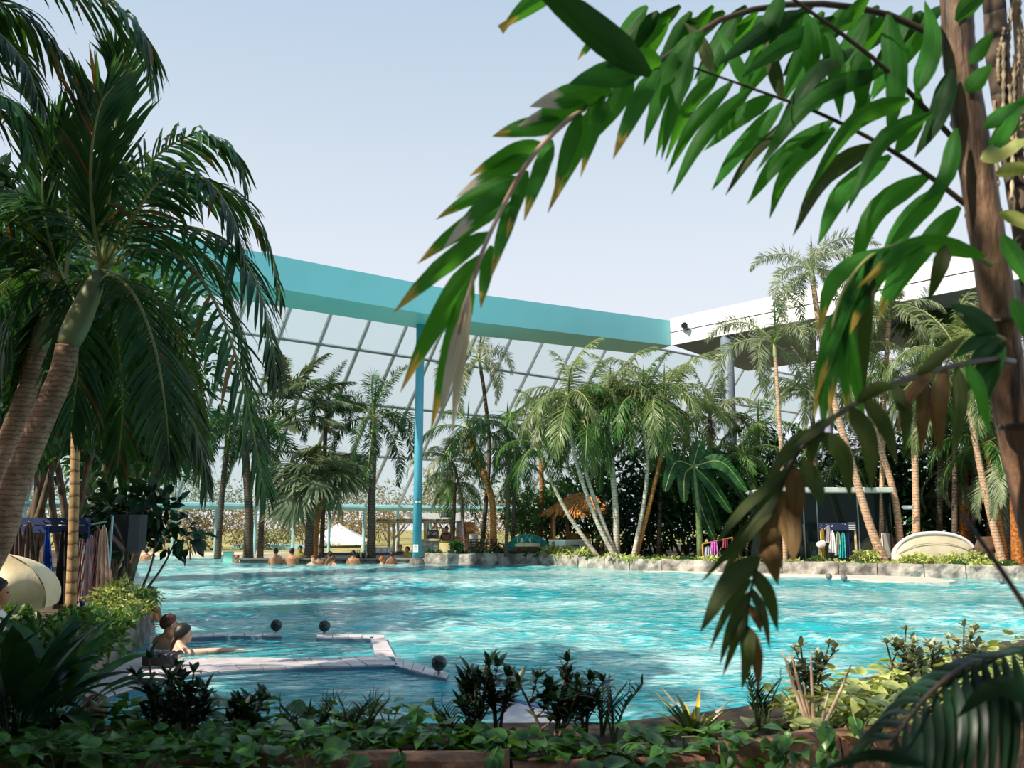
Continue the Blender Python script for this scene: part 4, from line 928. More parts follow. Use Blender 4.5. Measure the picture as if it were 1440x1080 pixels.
for b, md, t, w in [((1132, 16), (1065, 50), (1009, 92), 34), ((1159, 38), (1100, 65), (1042, 110), 34), ((1200, 68), (1140, 110), (1082, 205), 32), ((1243, 100), (1140, 140), (1063, 242), 34), ((1279, 140), (1200, 175), (1130, 280), 34), ((1310, 160), (1240, 200), (1190, 300), 30),
                    ((1132, 20), (1140, 70), (1140, 133), 34), ((1162, 45), (1176, 100), (1182, 168), 32), ((1212, 70), (1213, 110), (1210, 165), 36), ((1250, 20), (1262, 110), (1249, 198), 40), ((1180, 40), (1200, 20), (1230, -20), 30), ((1290, 130), (1310, 60), (1300, 0), 34), ((1339, 97), (1320, 160), (1286, 222), 34), ((1345, 180), (1330, 250), (1290, 290), 28), ((1100, -10), (1080, 40), (1060, 80), 30)]:
    leaflet(F2, (*b, E2), (*t, E2 + rf.uniform(-.1, .15)), w, [None, M_leaf_fg, M_leaf_fgdark][rf.randrange(3)], mid=(*md, E2))
F3 = rachis(fp, [(1388, 312, D), (1310, 250, D - .02), (1237, 202, D - .04), (1147, 157, D - .06), (1065, 127, D - .08), (970, 93, D - .1)], .009, .003, M_rachis_dark)
E3 = D - .02
for b, md, t, w in [((1087, 135), (1040, 165), (990, 212), 30), ((1100, 145), (1040, 210), (1001, 268), 32), ((1130, 152), (1060, 215), (1020, 275), 20), ((1170, 170), (1095, 225), (1050, 288), 32), ((1174, 180), (1110, 240), (1082, 308), 30), ((1232, 203), (1160, 250), (1115, 332), 36), ((1252, 218), (1185, 270), (1150, 345), 36),
                    ((1309, 246), (1230, 300), (1195, 400), 36), ((1330, 262), (1270, 320), (1230, 410), 36), ((1350, 290), (1300, 350), (1250, 430), 32), ((1050, 122), (1030, 80), (1008, 42), 22), ((1099, 138), (1085, 85), (1064, 42), 24), ((1010, 105), (970, 150), (935, 228), 26), ((975, 95), (945, 150), (922, 222), 24), ((1057, 124), (990, 190), (944, 274), 28), ((1030, 115), (975, 175), (938, 245), 24), ((1000, 100), (985, 60), (960, 30), 22),
                    ((1147, 157), (1150, 110), (1130, 70), 26), ((1200, 185), (1215, 140), (1205, 95), 26), ((1260, 215), (1290, 170), (1290, 120), 28)]:
    leaflet(F3, (*b, E3), (*t, E3 + rf.uniform(-.1, .15)), w, [None, M_leaf_fg, M_leaf_olive][rf.randrange(3)], mid=(*md, E3))
F5 = rachis(fp, [(1394, 372, D - .1), (1345, 350, D - .15), (1280, 342, D - .2), (1225, 360, D - .25), (1185, 410, D - .3), (1168, 470, D - .32)], .009, .003, M_rachis)
E5 = D - .25
for b, md, t, w in [((1385, 362), (1290, 345), (1205, 405), 34), ((1330, 345), (1320, 380), (1305, 425), 26), ((1270, 342), (1225, 400), (1195, 470), 30), ((1240, 352), (1195, 420), (1160, 520), 28), ((1215, 368), (1180, 450), (1148, 560), 28), ((1200, 385), (1180, 480), (1165, 590), 26), ((1190, 400), (1185, 500), (1195, 600), 24), ((1180, 430), (1160, 500), (1145, 590), 24), ((1225, 362), (1215, 450), (1215, 560), 26), ((1250, 350), (1175, 390), (1150, 470), 30), ((1185, 420), (1200, 520), (1218, 620), 24), ((1172, 460), (1160, 540), (1158, 610), 22), ((1300, 345), (1260, 390), (1235, 450), 28)]:
    leaflet(F5, (*b, E5), (*t, E5 + rf.uniform(-.1, .1)), w, [M_leaf_fg, M_leaf_fg, M_leaf_olive][rf.randrange(3)], [None, 'y'][rf.randrange(2)], mid=(*md, E5))
D4 = 2.0
F4 = rachis(fp, [(1425, 508, 2.42), (1385, 506, D4 + .3), (1275, 533, D4 + .15), (1196, 572, D4 + .05), (1150, 606, D4), (1112, 652, D4), (1085, 725, D4), (1068, 785, D4), (1055, 835, D4), (1049, 890, D4)], .009, .0025, M_rachis_dark)
for b, md, t, w, m in [
    ((1105, 670), (1060, 735), (985, 820), 22, 1), ((1092, 705), (1050, 750), (1014, 812), 22, 1), ((1118, 650), (1040, 720), (1005, 770), 18, 1), ((1066, 782), (1025, 820), (984, 890), 34, 1), ((1056, 815), (1025, 855), (997, 917), 16, 1), ((1054, 832), (1030, 880), (1012, 936), 18, 1), ((1052, 852), (1035, 900), (1016, 952), 15, 1), ((1050, 880), (1050, 920), (1043, 970), 24, 1),
    ((1070, 760), (1085, 785), (1094, 823), 30, 2), ((1058, 800), (1082, 840), (1094, 889), 22, 1), ((1056, 826), (1075, 865), (1083, 915), 16, 1), ((1050, 880), (1064, 920), (1067, 974), 20, 2), ((1054, 850), (1066, 870), (1070, 890), 16, 2), ((1088, 715), (1085, 760), (1100, 800), 34, 2), ((1100, 690), (1112, 740), (1116, 790), 36, 2), ((1118, 655), (1118, 710), (1112, 765), 30, 2), ((1126, 645), (1146, 680), (1157, 714), 28, 1), ((1153, 610), (1185, 640), (1196, 702), 30, 1), ((1160, 590), (1145, 620), (1137, 663), 24, 1),
    ((1196, 572), (1222, 620), (1226, 692), 30, 1), ((1257, 540), (1275, 580), (1272, 636), 24, 1), ((1215, 560), (1245, 600), (1262, 655), 24, 1), ((1180, 580), (1140, 610), (1105, 640), 16, 1), ((1140, 615), (1100, 650), (1070, 690), 16, 1), ((1150, 600), (1110, 625), (1080, 665), 14, 1), ((1300, 525), (1300, 580), (1294, 636), 26, 2), ((1330, 518), (1320, 575), (1322, 640), 28, 2), ((1345, 515), (1350, 570), (1340, 645), 24, 1), ((1360, 510), (1378, 550), (1392, 612), 22, 0), ((1310, 522), (1275, 560), (1262, 610), 22, 2), ((1205, 567), (1235, 545), (1260, 545), 22, 1), ((1290, 528), (1330, 495), (1360, 470), 20, 1)]:
    leaflet(F4, (*b, D4), (*t, D4 + rf.uniform(-.08, .1)), w, [M_leaf_fg, M_leaf_olive, M_leaf_dry][m], None, mid=(*md, D4 - .02))
F6 = rachis(fp, [(1412, 478, 2.48), (1385, 462, 2.4), (1345, 440, 2.3)], .008, .004, M_rachis)
for b, t, w in [((1402, 470), (1336, 428), 40), ((1395, 468), (1340, 505), 22), ((1405, 475), (1360, 520), 22), ((1410, 480), (1375, 590), 26), ((1412, 485), (1352, 560), 22)]:
    leaflet(F6, (*b, 2.35), (*t, 2.3), w, M_leaf_fgdark, None)
F7 = rachis(fp, [(1375, 240, 2.5), (1420, 190, 2.4), (1470, 150, 2.3)], .008, .004, M_rachis)
for b, t, w in [((1390, 220), (1445, 130), 30), ((1380, 225), (1450, 195), 34), ((1385, 180), (1445, 140), 26), ((1345, 30), (1400, -30), 34), ((1365, 90), (1398, 45), 26), ((1400, 245), (1460, 235), 26), ((1360, 130), (1395, 90), 30), ((1410, 330), (1460, 420), 30), ((1405, 300), (1470, 330), 24), ((1425, 420), (1470, 520), 28)]:
    leaflet(F7, (*b, 2.4), (*t, 2.35), w, [None, M_leaf_lime][rf.randrange(2)], None)
# second cane stem and its hanging seed strands
tr2 = [np.array([2.35, 3.15, 0.0]), P(1490, 640, 3.0), P(1448, 370, 2.95), P(1405, 100, 2.95), P(1380, -60, 2.95), np.array([1.38, 2.95, 4.6])]
sp2 = thing('cane_palm', 'second brown cane stem with hanging dry seed strands at the frame edge', 'palm tree', tr2[0])
trunk_mb(tr2, .04, .036, .12, 10).build('stem', M_bark_dark, sp2, smooth=True)
sk = MB().tube(spline([P(1392, 20, 2.95), P(1410, -20, 2.92), P(1425, -10, 2.95), P(1432, 80, 3.0), P(1434, 160, 3.02)], 14), .012, 6).build('flower_stalk', M_rachis_pale, sp2)
for i in range(34):
    x = 1402 + rf.uniform(0, 46); y0 = rf.uniform(-20, 150); y1 = y0 + rf.uniform(70, 190); dd = 2.95 + rf.uniform(-.05, .2)
    C = spline([P(x + rf.uniform(-6, 6), y0, dd), P(x + rf.uniform(-4, 4), (y0 + y1) / 2, dd), P(x + rf.uniform(-6, 6), y1, dd)], 22)
    MB().tube(C, np.where(np.arange(22) % 2 == 0, .0085, .004), 6).build('seed_strand', mat('seed_husk', '#8d7a60', '#cbb898', 30, .8), sk, smooth=True)

for i in range(8): place('frond', F_near[(1, 2, 3, 0)[i % 4]], sp2, np.array([1.38, 2.95, 4.58]) - wloc(sp2), (0, 0, math.radians(i * 45 + 20)), 1.5)
# dark frond curling over the planter at the lower right
fl = thing('fallen_frond', 'dark shaded palm frond arching over the planter with hanging leaflets', 'palm frond', G(1470, 1010, .5))
F8 = rachis(fl, [(1500, 905, 2.2), (1440, 912, 2.1), (1390, 924, 2.05), (1345, 945, 2.0), (1308, 975, 1.98), (1275, 1015, 1.95), (1250, 1050, 1.95)], .010, .003, M_rachis_dark)
for i in range(15):
    u = i / 14; x = 1450 - 190 * u; y = np.interp(x, [1250, 1275, 1308, 1345, 1390, 1450], [1050, 1015, 975, 945, 924, 912])
    leaflet(F8, (x, y, 2.0), (x + 28 - 60 * u + rf.uniform(-8, 8), y + 215 - 60 * u, 1.9), 22, M_leaf_black, None, mid=(x + 22 - 26 * u, y + 90, 1.92), ang=rf.uniform(.3, .9))
    leaflet(F8, (x, y, 2.0), (x - 90 - rf.uniform(0, 30), y + 60 + 40 * u, 2.15), 14, M_leaf_black, None, mid=(x - 45, y + 8, 2.08), ang=rf.uniform(.5, 1.0))
leaflet(fl, (1460, 985, 1.6), (1345, 1010, 1.7), 30, M_leaf_black, None, mid=(1400, 965, 1.62), name='leaflet')
leaflet(fl, (1300, 1075, 1.6), (1150, 1085, 1.7), 18, M_leaf_black, None, mid=(1225, 1062, 1.62), name='leaflet')
stalk = MB().tube(spline([P(1352, 722, 1.7), P(1400, 790, 1.65), P(1455, 872, 1.62), P(1475, 905, 1.62)], 12), np.linspace(.0035, .007, 12), 7).build('leaf_stalk', M_rachis_dark, fl, smooth=True)

# ------------------------------------------------------------ foreground planter plants
def leaf_mesh(name, L, W, m, fold=.2, droop=.5, heart=False, k=5):
    prof = [.55, 1, .95, .7, .35, .02] if heart else [.2, .75, 1, .85, .5, .02]
    V_, F_ = leaf_arr(np.zeros((1, 3)), np.array([[1.0, 0, .25]]), np.array([[0, 1.0, 0]]), L, W, droop, k, fold, prof=prof)
    me = bpy.data.meshes.new(name); me.from_pydata(V_, [], F_); me.materials.append(m); me.polygons.foreach_set('use_smooth', [True] * len(F_)); me.update(); return me
LM = {}
def LMs(key, L, W, m, **kw):
    ds = 1 if kw.get('heart') else .3
    if key not in LM: LM[key] = [leaf_mesh('leaf', L * s, W * s * q, m, droop=d * ds, **kw) for s, q, d in ((1, 1, .5), (.8, 1.1, .2), (1.2, .9, .8), (.65, 1, .6))]
    return LM[key]
POTH = ['heart leaved pothos vine spreading over the planter rim', 'heart leaved vines over the planter rim']
def pothos(px, py, Y, n, spread, m, key, label, group, hang=0.0, z0=.44, up=.16):
    b = P(px, py, Y); b[2] = z0; t = thing('pothos_vine', label, 'plant', b, group); r = rf
    for i in range(3):
        a = r.uniform(0, 6.28); e = np.array([math.cos(a) * spread * .8, math.sin(a) * spread * .5, up * .8])
        MB().tube(spline([b, b + e * .5 + np.array([0, 0, .06]), b + e], 8), .004, 5).build('vine', M_stem_green, t)
    ms = LMs(key, .115, .085, m, heart=True)
    for i in range(n):
        a = r.uniform(0, 6.28); q = spread * math.sqrt(r.random())
        loc = (math.cos(a) * q, math.sin(a) * q * .75, r.uniform(.02, up))
        place('leaf', ms[r.randrange(4)], t, loc, (r.uniform(-.5, .5), r.uniform(-.5, .45), r.uniform(0, 6.28)), r.uniform(.8, 1.25))
    return t
def hang_vine(px0, py0, Y, px1, py1, n, m, key, label, group):
    a = P(px0, py0, Y); b = P(px1, py1, Y - .04); t = thing('hanging_vine', label, 'plant', a, group)
    C = spline([a, (a + b) / 2 + np.array([rf.uniform(-.05, .05), -.03, 0]), b], 14); MB().tube(C, .003, 5).build('vine', M_stem_green, t)
    ms = LMs(key, .115, .085, m, heart=True)
    for i in range(n):
        c = C[min(13, int((i + .6) / n * 13))] - a
        place('leaf', ms[rf.randrange(4)], t, c, (rf.uniform(-.4, .4), rf.uniform(.5, 1.2), rf.uniform(-2.6, -.5)), rf.uniform(.6, .95))
for i in range(19):
    px = -20 + i * 62 + rf.uniform(-15, 15)
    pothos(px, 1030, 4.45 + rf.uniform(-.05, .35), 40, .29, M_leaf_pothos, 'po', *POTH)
for i in range(9):
    pothos(-10 + i * 70, 1010, 5.05 + rf.uniform(-.1, .2), 30, .3, M_leaf_pothos, 'po', *POTH, up=.2)
for i in range(9):
    pothos(-30 + i * 58, 1050, 4.22 + (i % 2) * .1, 36, .28, M_leaf_pothos, 'po', *POTH, up=.22)
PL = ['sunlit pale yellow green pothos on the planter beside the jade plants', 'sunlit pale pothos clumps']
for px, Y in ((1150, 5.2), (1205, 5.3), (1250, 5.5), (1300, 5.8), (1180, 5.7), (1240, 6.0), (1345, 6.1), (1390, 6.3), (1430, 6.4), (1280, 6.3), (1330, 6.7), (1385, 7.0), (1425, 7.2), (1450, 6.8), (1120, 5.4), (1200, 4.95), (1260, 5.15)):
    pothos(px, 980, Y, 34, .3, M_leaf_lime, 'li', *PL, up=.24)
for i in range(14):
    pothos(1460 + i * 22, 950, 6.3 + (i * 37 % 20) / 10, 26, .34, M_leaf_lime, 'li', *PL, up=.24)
for px, py, px1, py1 in ((1075, 1035, 1085, 1075), (1110, 1025, 1105, 1070), (1140, 1020, 1150, 1085), (1010, 1040, 1012, 1078), (930, 1048, 925, 1085), (700, 1050, 705, 1085), (560, 1055, 556, 1085), (1165, 1010, 1180, 1060), (1200, 1005, 1215, 1050)):
    hang_vine(px, py, 4.25 if px < 1060 else 4.3, px1, py1, 6, M_leaf_pothos, 'po', 'thin vine trailing down the face of planter wall', 'vines trailing down the planter wall')

def stemmed(name, label, px, py_top, Y, n_stem, h, spreadx, leafkey, L, W, m, per, whorl=True, z0=.44, cat='plant', lean=0.0, stemm=None, group=None, sub=True, k=0):
    """bushy plant: woody stems that fork, rosettes of leaves at their ends"""
    b = P(px, py_top, Y); top = b[2]; b[2] = z0; h = max(.12, top - z0) if h is None else h
    t = thing(name, label, cat, b, group); ms = LMs(leafkey, L, W, m)
    r = random.Random(int(px * 7 + py_top))
    for s_ in range(n_stem):
        a = r.uniform(0, 6.28); off = np.array([math.cos(a) * spreadx + lean, math.sin(a) * spreadx * .6, 0]) * r.uniform(.4, 1)
        hh = h * (1 if s_ == 0 else r.uniform(.6, .98)); e_ = b + off + np.array([0, 0, hh])
        C = spline([b + off * .1, b + off * .45 + np.array([0, 0, hh * .45]), e_], 12)
        MB().tube(C, np.linspace(.011, .005, 12), 6).build('stem', stemm or M_stem_brown, t, smooth=True)
        ends = [(C, .5)]
        for q in range(3 if sub else 0):
            c0 = C[4 + q * 2]; aa = r.uniform(0, 6.28); e2 = c0 + np.array([math.cos(aa) * .09, math.sin(aa) * .06, r.uniform(.06, .13)])
            C2 = spline([c0, (c0 + e2) / 2 + np.array([0, 0, -.01]), e2], 6); MB().tube(C2, np.linspace(.006, .003, 6), 5).build('stem', stemm or M_stem_brown, t, smooth=True); ends.append((C2, .55))
        for CC, st in ends:
            for i in range(per):
                u = st + (1 - st) * (i + .5) / per; c = CC[min(len(CC) - 1, int(u * (len(CC) - 1) + .5))] - b
                place('leaf', ms[r.randrange(4)], t, c, (r.uniform(-.3, .3), r.uniform(-.6, .2) if whorl else r.uniform(-1.1, -.5), i * 2.4 + r.uniform(-.3, .3)), r.uniform(.6, 1.05))
            for i in range(7):
                place('leaf', ms[r.randrange(4)], t, CC[-1] - b, (r.uniform(-.2, .2), (-.25, -.85)[i % 2] + r.uniform(-.2, .2), i * .9 + r.uniform(-.2, .2)), r.uniform(.6, .95))
    return t
stemmed('succulent_shrub', 'dark leafy succulent shrub in front of the tiled ledge', 232, 925, 4.75, 4, None, .17, 'bk', .1, .04, M_leaf_black, 9)
stemmed('succulent_shrub', 'dark succulent shrub with upright leaf tufts beside the ledge shrub', 268, 940, 4.85, 4, None, .13, 'bk', .1, .04, M_leaf_black, 9)
stemmed('succulent_shrub', 'low dark succulent shrub with spreading tufts left of zz plants', 345, 985, 4.9, 3, None, .12, 'bk', .095, .036, M_leaf_black, 8)
stemmed('succulent_shrub', 'tall dark succulent shrub in front of the headrest ball on the ledge corner', 668, 938, 4.9, 4, None, .13, 'bk', .1, .04, M_leaf_black, 9)
stemmed('succulent_shrub', 'slender dark succulent shrub right of the ledge corner shrub', 700, 935, 5.0, 3, None, .08, 'bk', .1, .04, M_leaf_black, 9)
stemmed('succulent_shrub', 'spreading dark succulent shrub with curved leaf tufts behind planter rim', 775, 932, 4.85, 5, None, .2, 'bk', .1, .038, M_leaf_black, 9)
stemmed('succulent_shrub', 'small dark succulent shrub between curved shrub and zz plant', 822, 955, 5.0, 3, None, .09, 'bk', .095, .036, M_leaf_black, 8)
ZZ = ['zz plant with upright dark paired leaflets in the planter', 'zz plants with upright paired leaves']
def zz(px, py, Y, n):
    b = P(px, py, Y); top = b[2]; b[2] = .44; t = thing('zz_plant', ZZ[0], 'plant', b, ZZ[1]); ms = LMs('zz', .085, .032, M_leaf_black)
    for s_ in range(n):
        a = rf.uniform(-1, 1); hh = (top - .44) * rf.uniform(.75, 1.0)
        e_ = b + np.array([a * .16, rf.uniform(-.08, .08), hh]); C = spline([b, (b + e_) / 2 + np.array([-a * .03, 0, .02]), e_], 14)
        MB().tube(C, np.linspace(.009, .003, 14), 5).build('stem', M_stem_green, t, smooth=True)
        T = nrm(C[-1] - C[0]); roll = rf.uniform(-.6, .6)
        for i in range(9):
            c = C[4 + i] - b
            for sg in (-1, 1):
                place('leaf', ms[rf.randrange(4)], t, c, (0, -.85, (0 if sg > 0 else math.pi) + roll), rf.uniform(.75, 1.0) * (1 - .03 * i))
        place('leaf', ms[0], t, C[-1] - b, (0, -1.4, roll), .8)
for px, py, Y, n in ((425, 985, 4.9, 4), (452, 978, 4.95, 4), (492, 972, 5.0, 4), (515, 978, 4.9, 3), (845, 948, 5.1, 4), (862, 958, 5.0, 4), (640, 990, 5.0, 3), (1062, 945, 5.25, 4), (1075, 952, 5.2, 3)): zz(px, py, Y, n)
# banana-like broad dead leaf stems behind planter
for i, (px, py) in enumerate(((712, 995), (690, 1000))):
    pass
JD = 'jade plant with fleshy grey green rosettes'
stemmed('jade_plant', JD + ' in front of the hanging brown frond', 1132, 905, 5.6, 5, None, .16, 'jd', .085, .04, mat('leaf_jade', '#66744c', '#a5aa86', 30, .4, trans=.15, rnd=.25, spec=.3), 8)
stemmed('jade_plant', JD + ' on a forked stem above the pale pothos', 1262, 888, 6.0, 4, None, .16, 'jd', .085, .04, mat('leaf_jade', '#66744c', '#a5aa86', 30, .4, trans=.15, rnd=.25, spec=.3), 8)
stemmed('jade_plant', JD + ' near the pale pothos at planter back', 1300, 900, 6.2, 3, None, .12, 'jd', .085, .04, mat('leaf_jade', '#66744c', '#a5aa86', 30, .4, trans=.15, rnd=.25, spec=.3), 7)
stemmed('jade_plant', JD + ' standing tallest beside the dark frond', 1346, 882, 6.3, 4, None, .16, 'jd', .09, .045, mat('leaf_jade', '#66744c', '#a5aa86', 30, .4, trans=.15, rnd=.25, spec=.3), 8)
# bare fan of grey stems (pruned succulent)
b = P(1143, 1000, 5.0); b[2] = .45
t = thing('pruned_succulent', 'bare grey green succulent stems spreading like a fan on the rim', 'plant', b)
for x, y in ((1100, 915), (1112, 918), (1140, 920), (1197, 935), (1130, 960), (1165, 975)):
    e_ = P(x, y, 5.0); MB().tube(spline([b, b * .5 + e_ * .5 + np.array([0, 0, -.015]), e_], 8), np.linspace(.016, .004, 8), 7).build('stem', M_rachis_pale, t, smooth=True)
# bromeliad clump lit orange
b = P(975, 1000, 5.1); b[2] = .44
t = thing('bromeliad', 'bromeliad rosette with yellow orange tipped leaves at the planter', 'plant', b)
for i in range(20):
    a = i * 2.4; e_ = b + np.array([math.cos(a) * .17, math.sin(a) * .12, .12 + .16 * ((i * 37) % 10) / 10])
    V_, F_ = leaf_arr(b[None], (e_ - b)[None], np.array([[-math.sin(a), math.cos(a), 0]]), np.linalg.norm(e_ - b) * 1.2, .035, .35, 5, .35, prof=[.9, 1, 1, .8, .5, .03])
    mb = MB().add(V_, F_); mb.m = [0] * 6 + [1] * 4; mb.build('leaf', [M_leaf_olive, M_leaf_yel if i % 2 else M_leaf_straw], t)
# large strap-leaved plants at the lower left
def strap(label, px, py, Y, n, L, W, m, seed, z0=.44):
    b = P(px, py, Y); b[2] = z0; t = thing('peace_lily', label, 'plant', b); r = random.Random(seed)
    for i in range(n):
        a = i * 2.4 + r.uniform(-.3, .3); el = r.uniform(.35, 1.35); l = L * r.uniform(.75, 1.15)
        d = np.array([math.cos(a) * math.cos(el), math.sin(a) * math.cos(el), math.sin(el)])
        st = b + d * l * .45 + np.array([0, 0, .03]); MB().tube([b, (b + st) / 2, st], [.008, .006, .004], 5).build('leaf_stalk', M_leaf_black, t)
        V_, F_ = leaf_arr(st[None], d[None], np.array([[-math.sin(a), math.cos(a), 0.0]]), l * .75, W * r.uniform(.8, 1.15), .55, 6, .3); MB().add(V_, F_).build('leaf', m, t, smooth=True)
strap('large dark strap leaved plant at the lower left planter corner', 25, 960, 4.75, 34, .6, .12, M_leaf_black, 1)
strap('broad leaved dark plant between corner plant and left stone wall', 80, 940, 5.3, 26, .6, .12, M_leaf_dark, 2)
strap('broad leaved shaded plant at the very left frame edge', -40, 930, 5.2, 22, .6, .13, M_leaf_black, 3)
strap('dark strap leaved plant rising before the cream hooded chair', 40, 920, 6.2, 14, .42, .1, M_leaf_dark, 4, z0=.36)
b = P(90, 900, 8.0); b[2] = .36
for i, (px, Y) in enumerate(((60, 7.2), (100, 7.6), (20, 7.6), (118, 8.4), (75, 8.8), (20, 9.0))):
    b = P(px, 900, Y); b[2] = .34
    bush('planter_shrub', 'dark green shrub filling the shaded left planting', b, (.45, .4, .42), 420, .1, .045, M_leaf_mid if i % 2 else M_leaf_dark, 500 + i, 'dark shrubs in the shaded left planting', 'bush', 3, 7, .03)
# ------------------------------------------------------------ things in and around the pool
M_black = mat('black_plastic', '#16181a', '#1f2123', 4, .5)
M_ball = mat('dark_ball', '#14201f', '#2b3a38', 6, .25)
M_ballg = mat('grey_ball', '#5d6062', '#707375', 6, .4)
M_wood = mat('wood_warm', '#8a5a2c', '#c08a4c', 6, .7, stretch=(1, 1, .2), bump=.2)
M_wood_pale = mat('wood_pale', '#c9a878', '#e8d2a6', 6, .7, bump=.2)
M_wood_dark = mat('wood_dark', '#3a2a20', '#6b4f3c', 6, .8, bump=.3)
M_thatch = mat('thatch', '#a8642a', '#e0a25a', 10, .95, rnd=.1)
M_cream = mat('cream_canvas', '#d9c79a', '#eee0bd', 3, .85, bump=.15)
M_cream2 = mat('cream_wicker', '#cfc3a4', '#e4dac0', 5, .8, bump=.3, bscale=60)
M_white_cloth = mat('white_cloth', '#ece8e4', '#f8f5f2', 3, .9)
M_teal_cloth = mat('teal_fringe', '#0f6b66', '#2a9a90', 8, .85)
M_mint = mat('mint_counter', '#cfe9e0', '#dff2ea', 2, .6)
M_navy = mat('navy_board', '#141d3d', '#1f2a50', 4, .6)
M_blue_board = mat('blue_board', '#12264f', '#1a3468', 4, .6)
def ball(px, py, Yr, rpx, m, label, zt=None):
    g = G(px, py, 0); g = np.array([g[0], g[1], 0.0]); r = rpx * g[1] / FPX; zc = Yr * g[1] / FPX
    t = thing('headrest_ball', label, 'ball', g + np.array([0, 0, -.3]))
    MB().tube([g + np.array([0, 0, -.3]), g + np.array([0, 0, zc])], r * .22, 8).build('post', M_steel, t, smooth=True)
    MB().ball(g + np.array([0, 0, zc]), r, 20, 14).build('ball', m, t, smooth=True)
ball(388, 893, 13, 8, M_ball, 'black ball on a short post at the back ledge gap, left one')
ball(456, 894, 13, 8, M_ball, 'black ball on a short post at the right part of back ledge')
ball(617, 955, 21, 10.5, M_ball, 'black ball on a post at the outer tip of the tiled ledge')
ball(722, 986, 22, 12, M_ball, 'black ball on a post behind the succulent shrubs')
ball(1166, 816, 5, 4.2, M_ballg, 'small grey ball at the pale bench, left of its pair')
ball(1187, 818, 5, 4.6, M_ballg, 'small grey ball at the pale bench, right of its pair')
ball(1409, 822, 5, 4.0, M_ballg, 'small grey ball at the far right bench end')
# white tiled step at ball near succulents
a = G(735, 985, 0)
t = thing('pool_step', 'white tiled step corner with blue edge behind succulent shrubs', 'pool step', (a[0], a[1], -.2))
MB().prism([G(x, y, .04)[:2] for x, y in ((705, 978), (745, 990), (790, 1000), (790, 1040), (705, 1040))][::-1], -.9, .035).build('step_block', M_tile, t)
MB().prism([G(x, y, .04)[:2] for x, y in ((703, 977), (745, 988.5), (792, 998.5), (792, 1002), (745, 992), (703, 980))][::-1], -.2, .042).build('edge_strip', mat('blue_edge', '#2f5f9a', '#3a6ba6', 4, .4), t)
# ribbed dark block on the ledge
b = G(222, 938, .06)
t = thing('ribbed_block', 'dark ribbed rubber block lying on the tiled ledge', 'rubber block', b + np.array([0, 0, .0]))
MB().box(b + np.array([-.02, .1, .06]), (.34, .16, .1), .1, bev=.01).build('base', M_black, t)
for i in range(6):
    MB().tube([b + np.array([-.17 + i * .06, .03, .11]), b + np.array([-.14 + i * .06, .18, .13])], .026, 8).build('rib', mat('rib_dark', '#2a2430', '#3d3542', 4, .5), t, smooth=True)
b = G(300, 897, .01)
V_, F_ = leaf_arr(np.array([b - [.1, 0, 0]]), np.array([[1.0, .1, .1]]), np.array([[0, 1.0, 0]]), .24, .1, .2, 5, .3)
tag(MB().add(V_, F_).build('floating_leaf', M_leaf_dry, smooth=True), 'brown fallen leaf floating inside the whirlpool', 'leaf')

# speaker on a stand
b = P(174, 850, 13.2); b[2] = .36
t = thing('speaker', 'black loudspeaker on a pole at the left planting', 'loudspeaker', b)
c = P(180, 749, 13.2)
MB().tube([b, (b[0], b[1], c[2])], .022, 8).build('pole', M_black, t)
for a in (0, 2.1, 4.2): MB().tube([b + np.array([0, 0, .3]), b + np.array([math.cos(a) * .25, math.sin(a) * .25, 0.01])], .012, 6).build('leg', M_black, t)
mb = MB(); w, d, h = .40, .36, .52
poly = [(-w / 2, -d / 2), (w * .22, -d / 2 - .02), (w / 2, -d / 4), (w / 2, d / 2), (-w / 2, d / 2)]
MB().prism([(c[0] + x, c[1] + y) for x, y in poly], c[2] - h / 2, c[2] + h / 2).build('cabinet', mat('speaker_black', '#1d2124', '#24282b', 5, .55), t)
MB().box((c[0] - .06, c[1] - d / 2 - .012, c[2]), (w * .66, .015, h * .92)).build('grille', mat('grille_black', '#101214', '#191c1e', 90, .7), t)

# towels
def towel(label, px, py0, py1, Y, w, m, parent=None, group=None, folds=4, seed=0, taper=.55, name='towel'):
    """cloth hung from one point or hook, spreading into folds downwards"""
    a = P(px, py0, Y); b = P(px, py1, Y); rs = np.random.RandomState(seed); rows = []; n, k = 15, 12
    for j in range(k + 1):
        t_ = j / k; ww = w * (taper + (1 - taper) * t_ ** .7) / 2
        for i in range(n + 1):
            s = i / n * 2 - 1
            rows.append((a[0] + (b[0] - a[0]) * t_ + s * ww, a[1] + math.sin(s * folds * 2.2 + seed) * .035 * (.4 + t_) - .02, a[2] + (b[2] - a[2]) * t_ - .06 * abs(s) * (1 - t_) * 2 * (1 - taper) + rs.normal(0, .003)))
    vs = np.array(rows); back = vs + np.array([0, .018, 0]); m_ = len(vs)
    fs = [(j * (n + 1) + i, j * (n + 1) + i + 1, (j + 1) * (n + 1) + i + 1, (j + 1) * (n + 1) + i) for j in range(k) for i in range(n)]
    fs += [tuple(q + m_ for q in f[::-1]) for f in fs]
    edge = [i for i in range(n + 1)] + [j * (n + 1) + n for j in range(1, k + 1)] + [k * (n + 1) + i for i in range(n - 1, -1, -1)] + [j * (n + 1) for j in range(k - 1, 0, -1)]
    fs += [(edge[i], edge[(i + 1) % len(edge)], edge[(i + 1) % len(edge)] + m_, edge[i] + m_) for i in range(len(edge))]
    o = MB().add(np.vstack([vs, back]), fs).build(name, m, smooth=True); tag(o, label, 'towel', group); return o
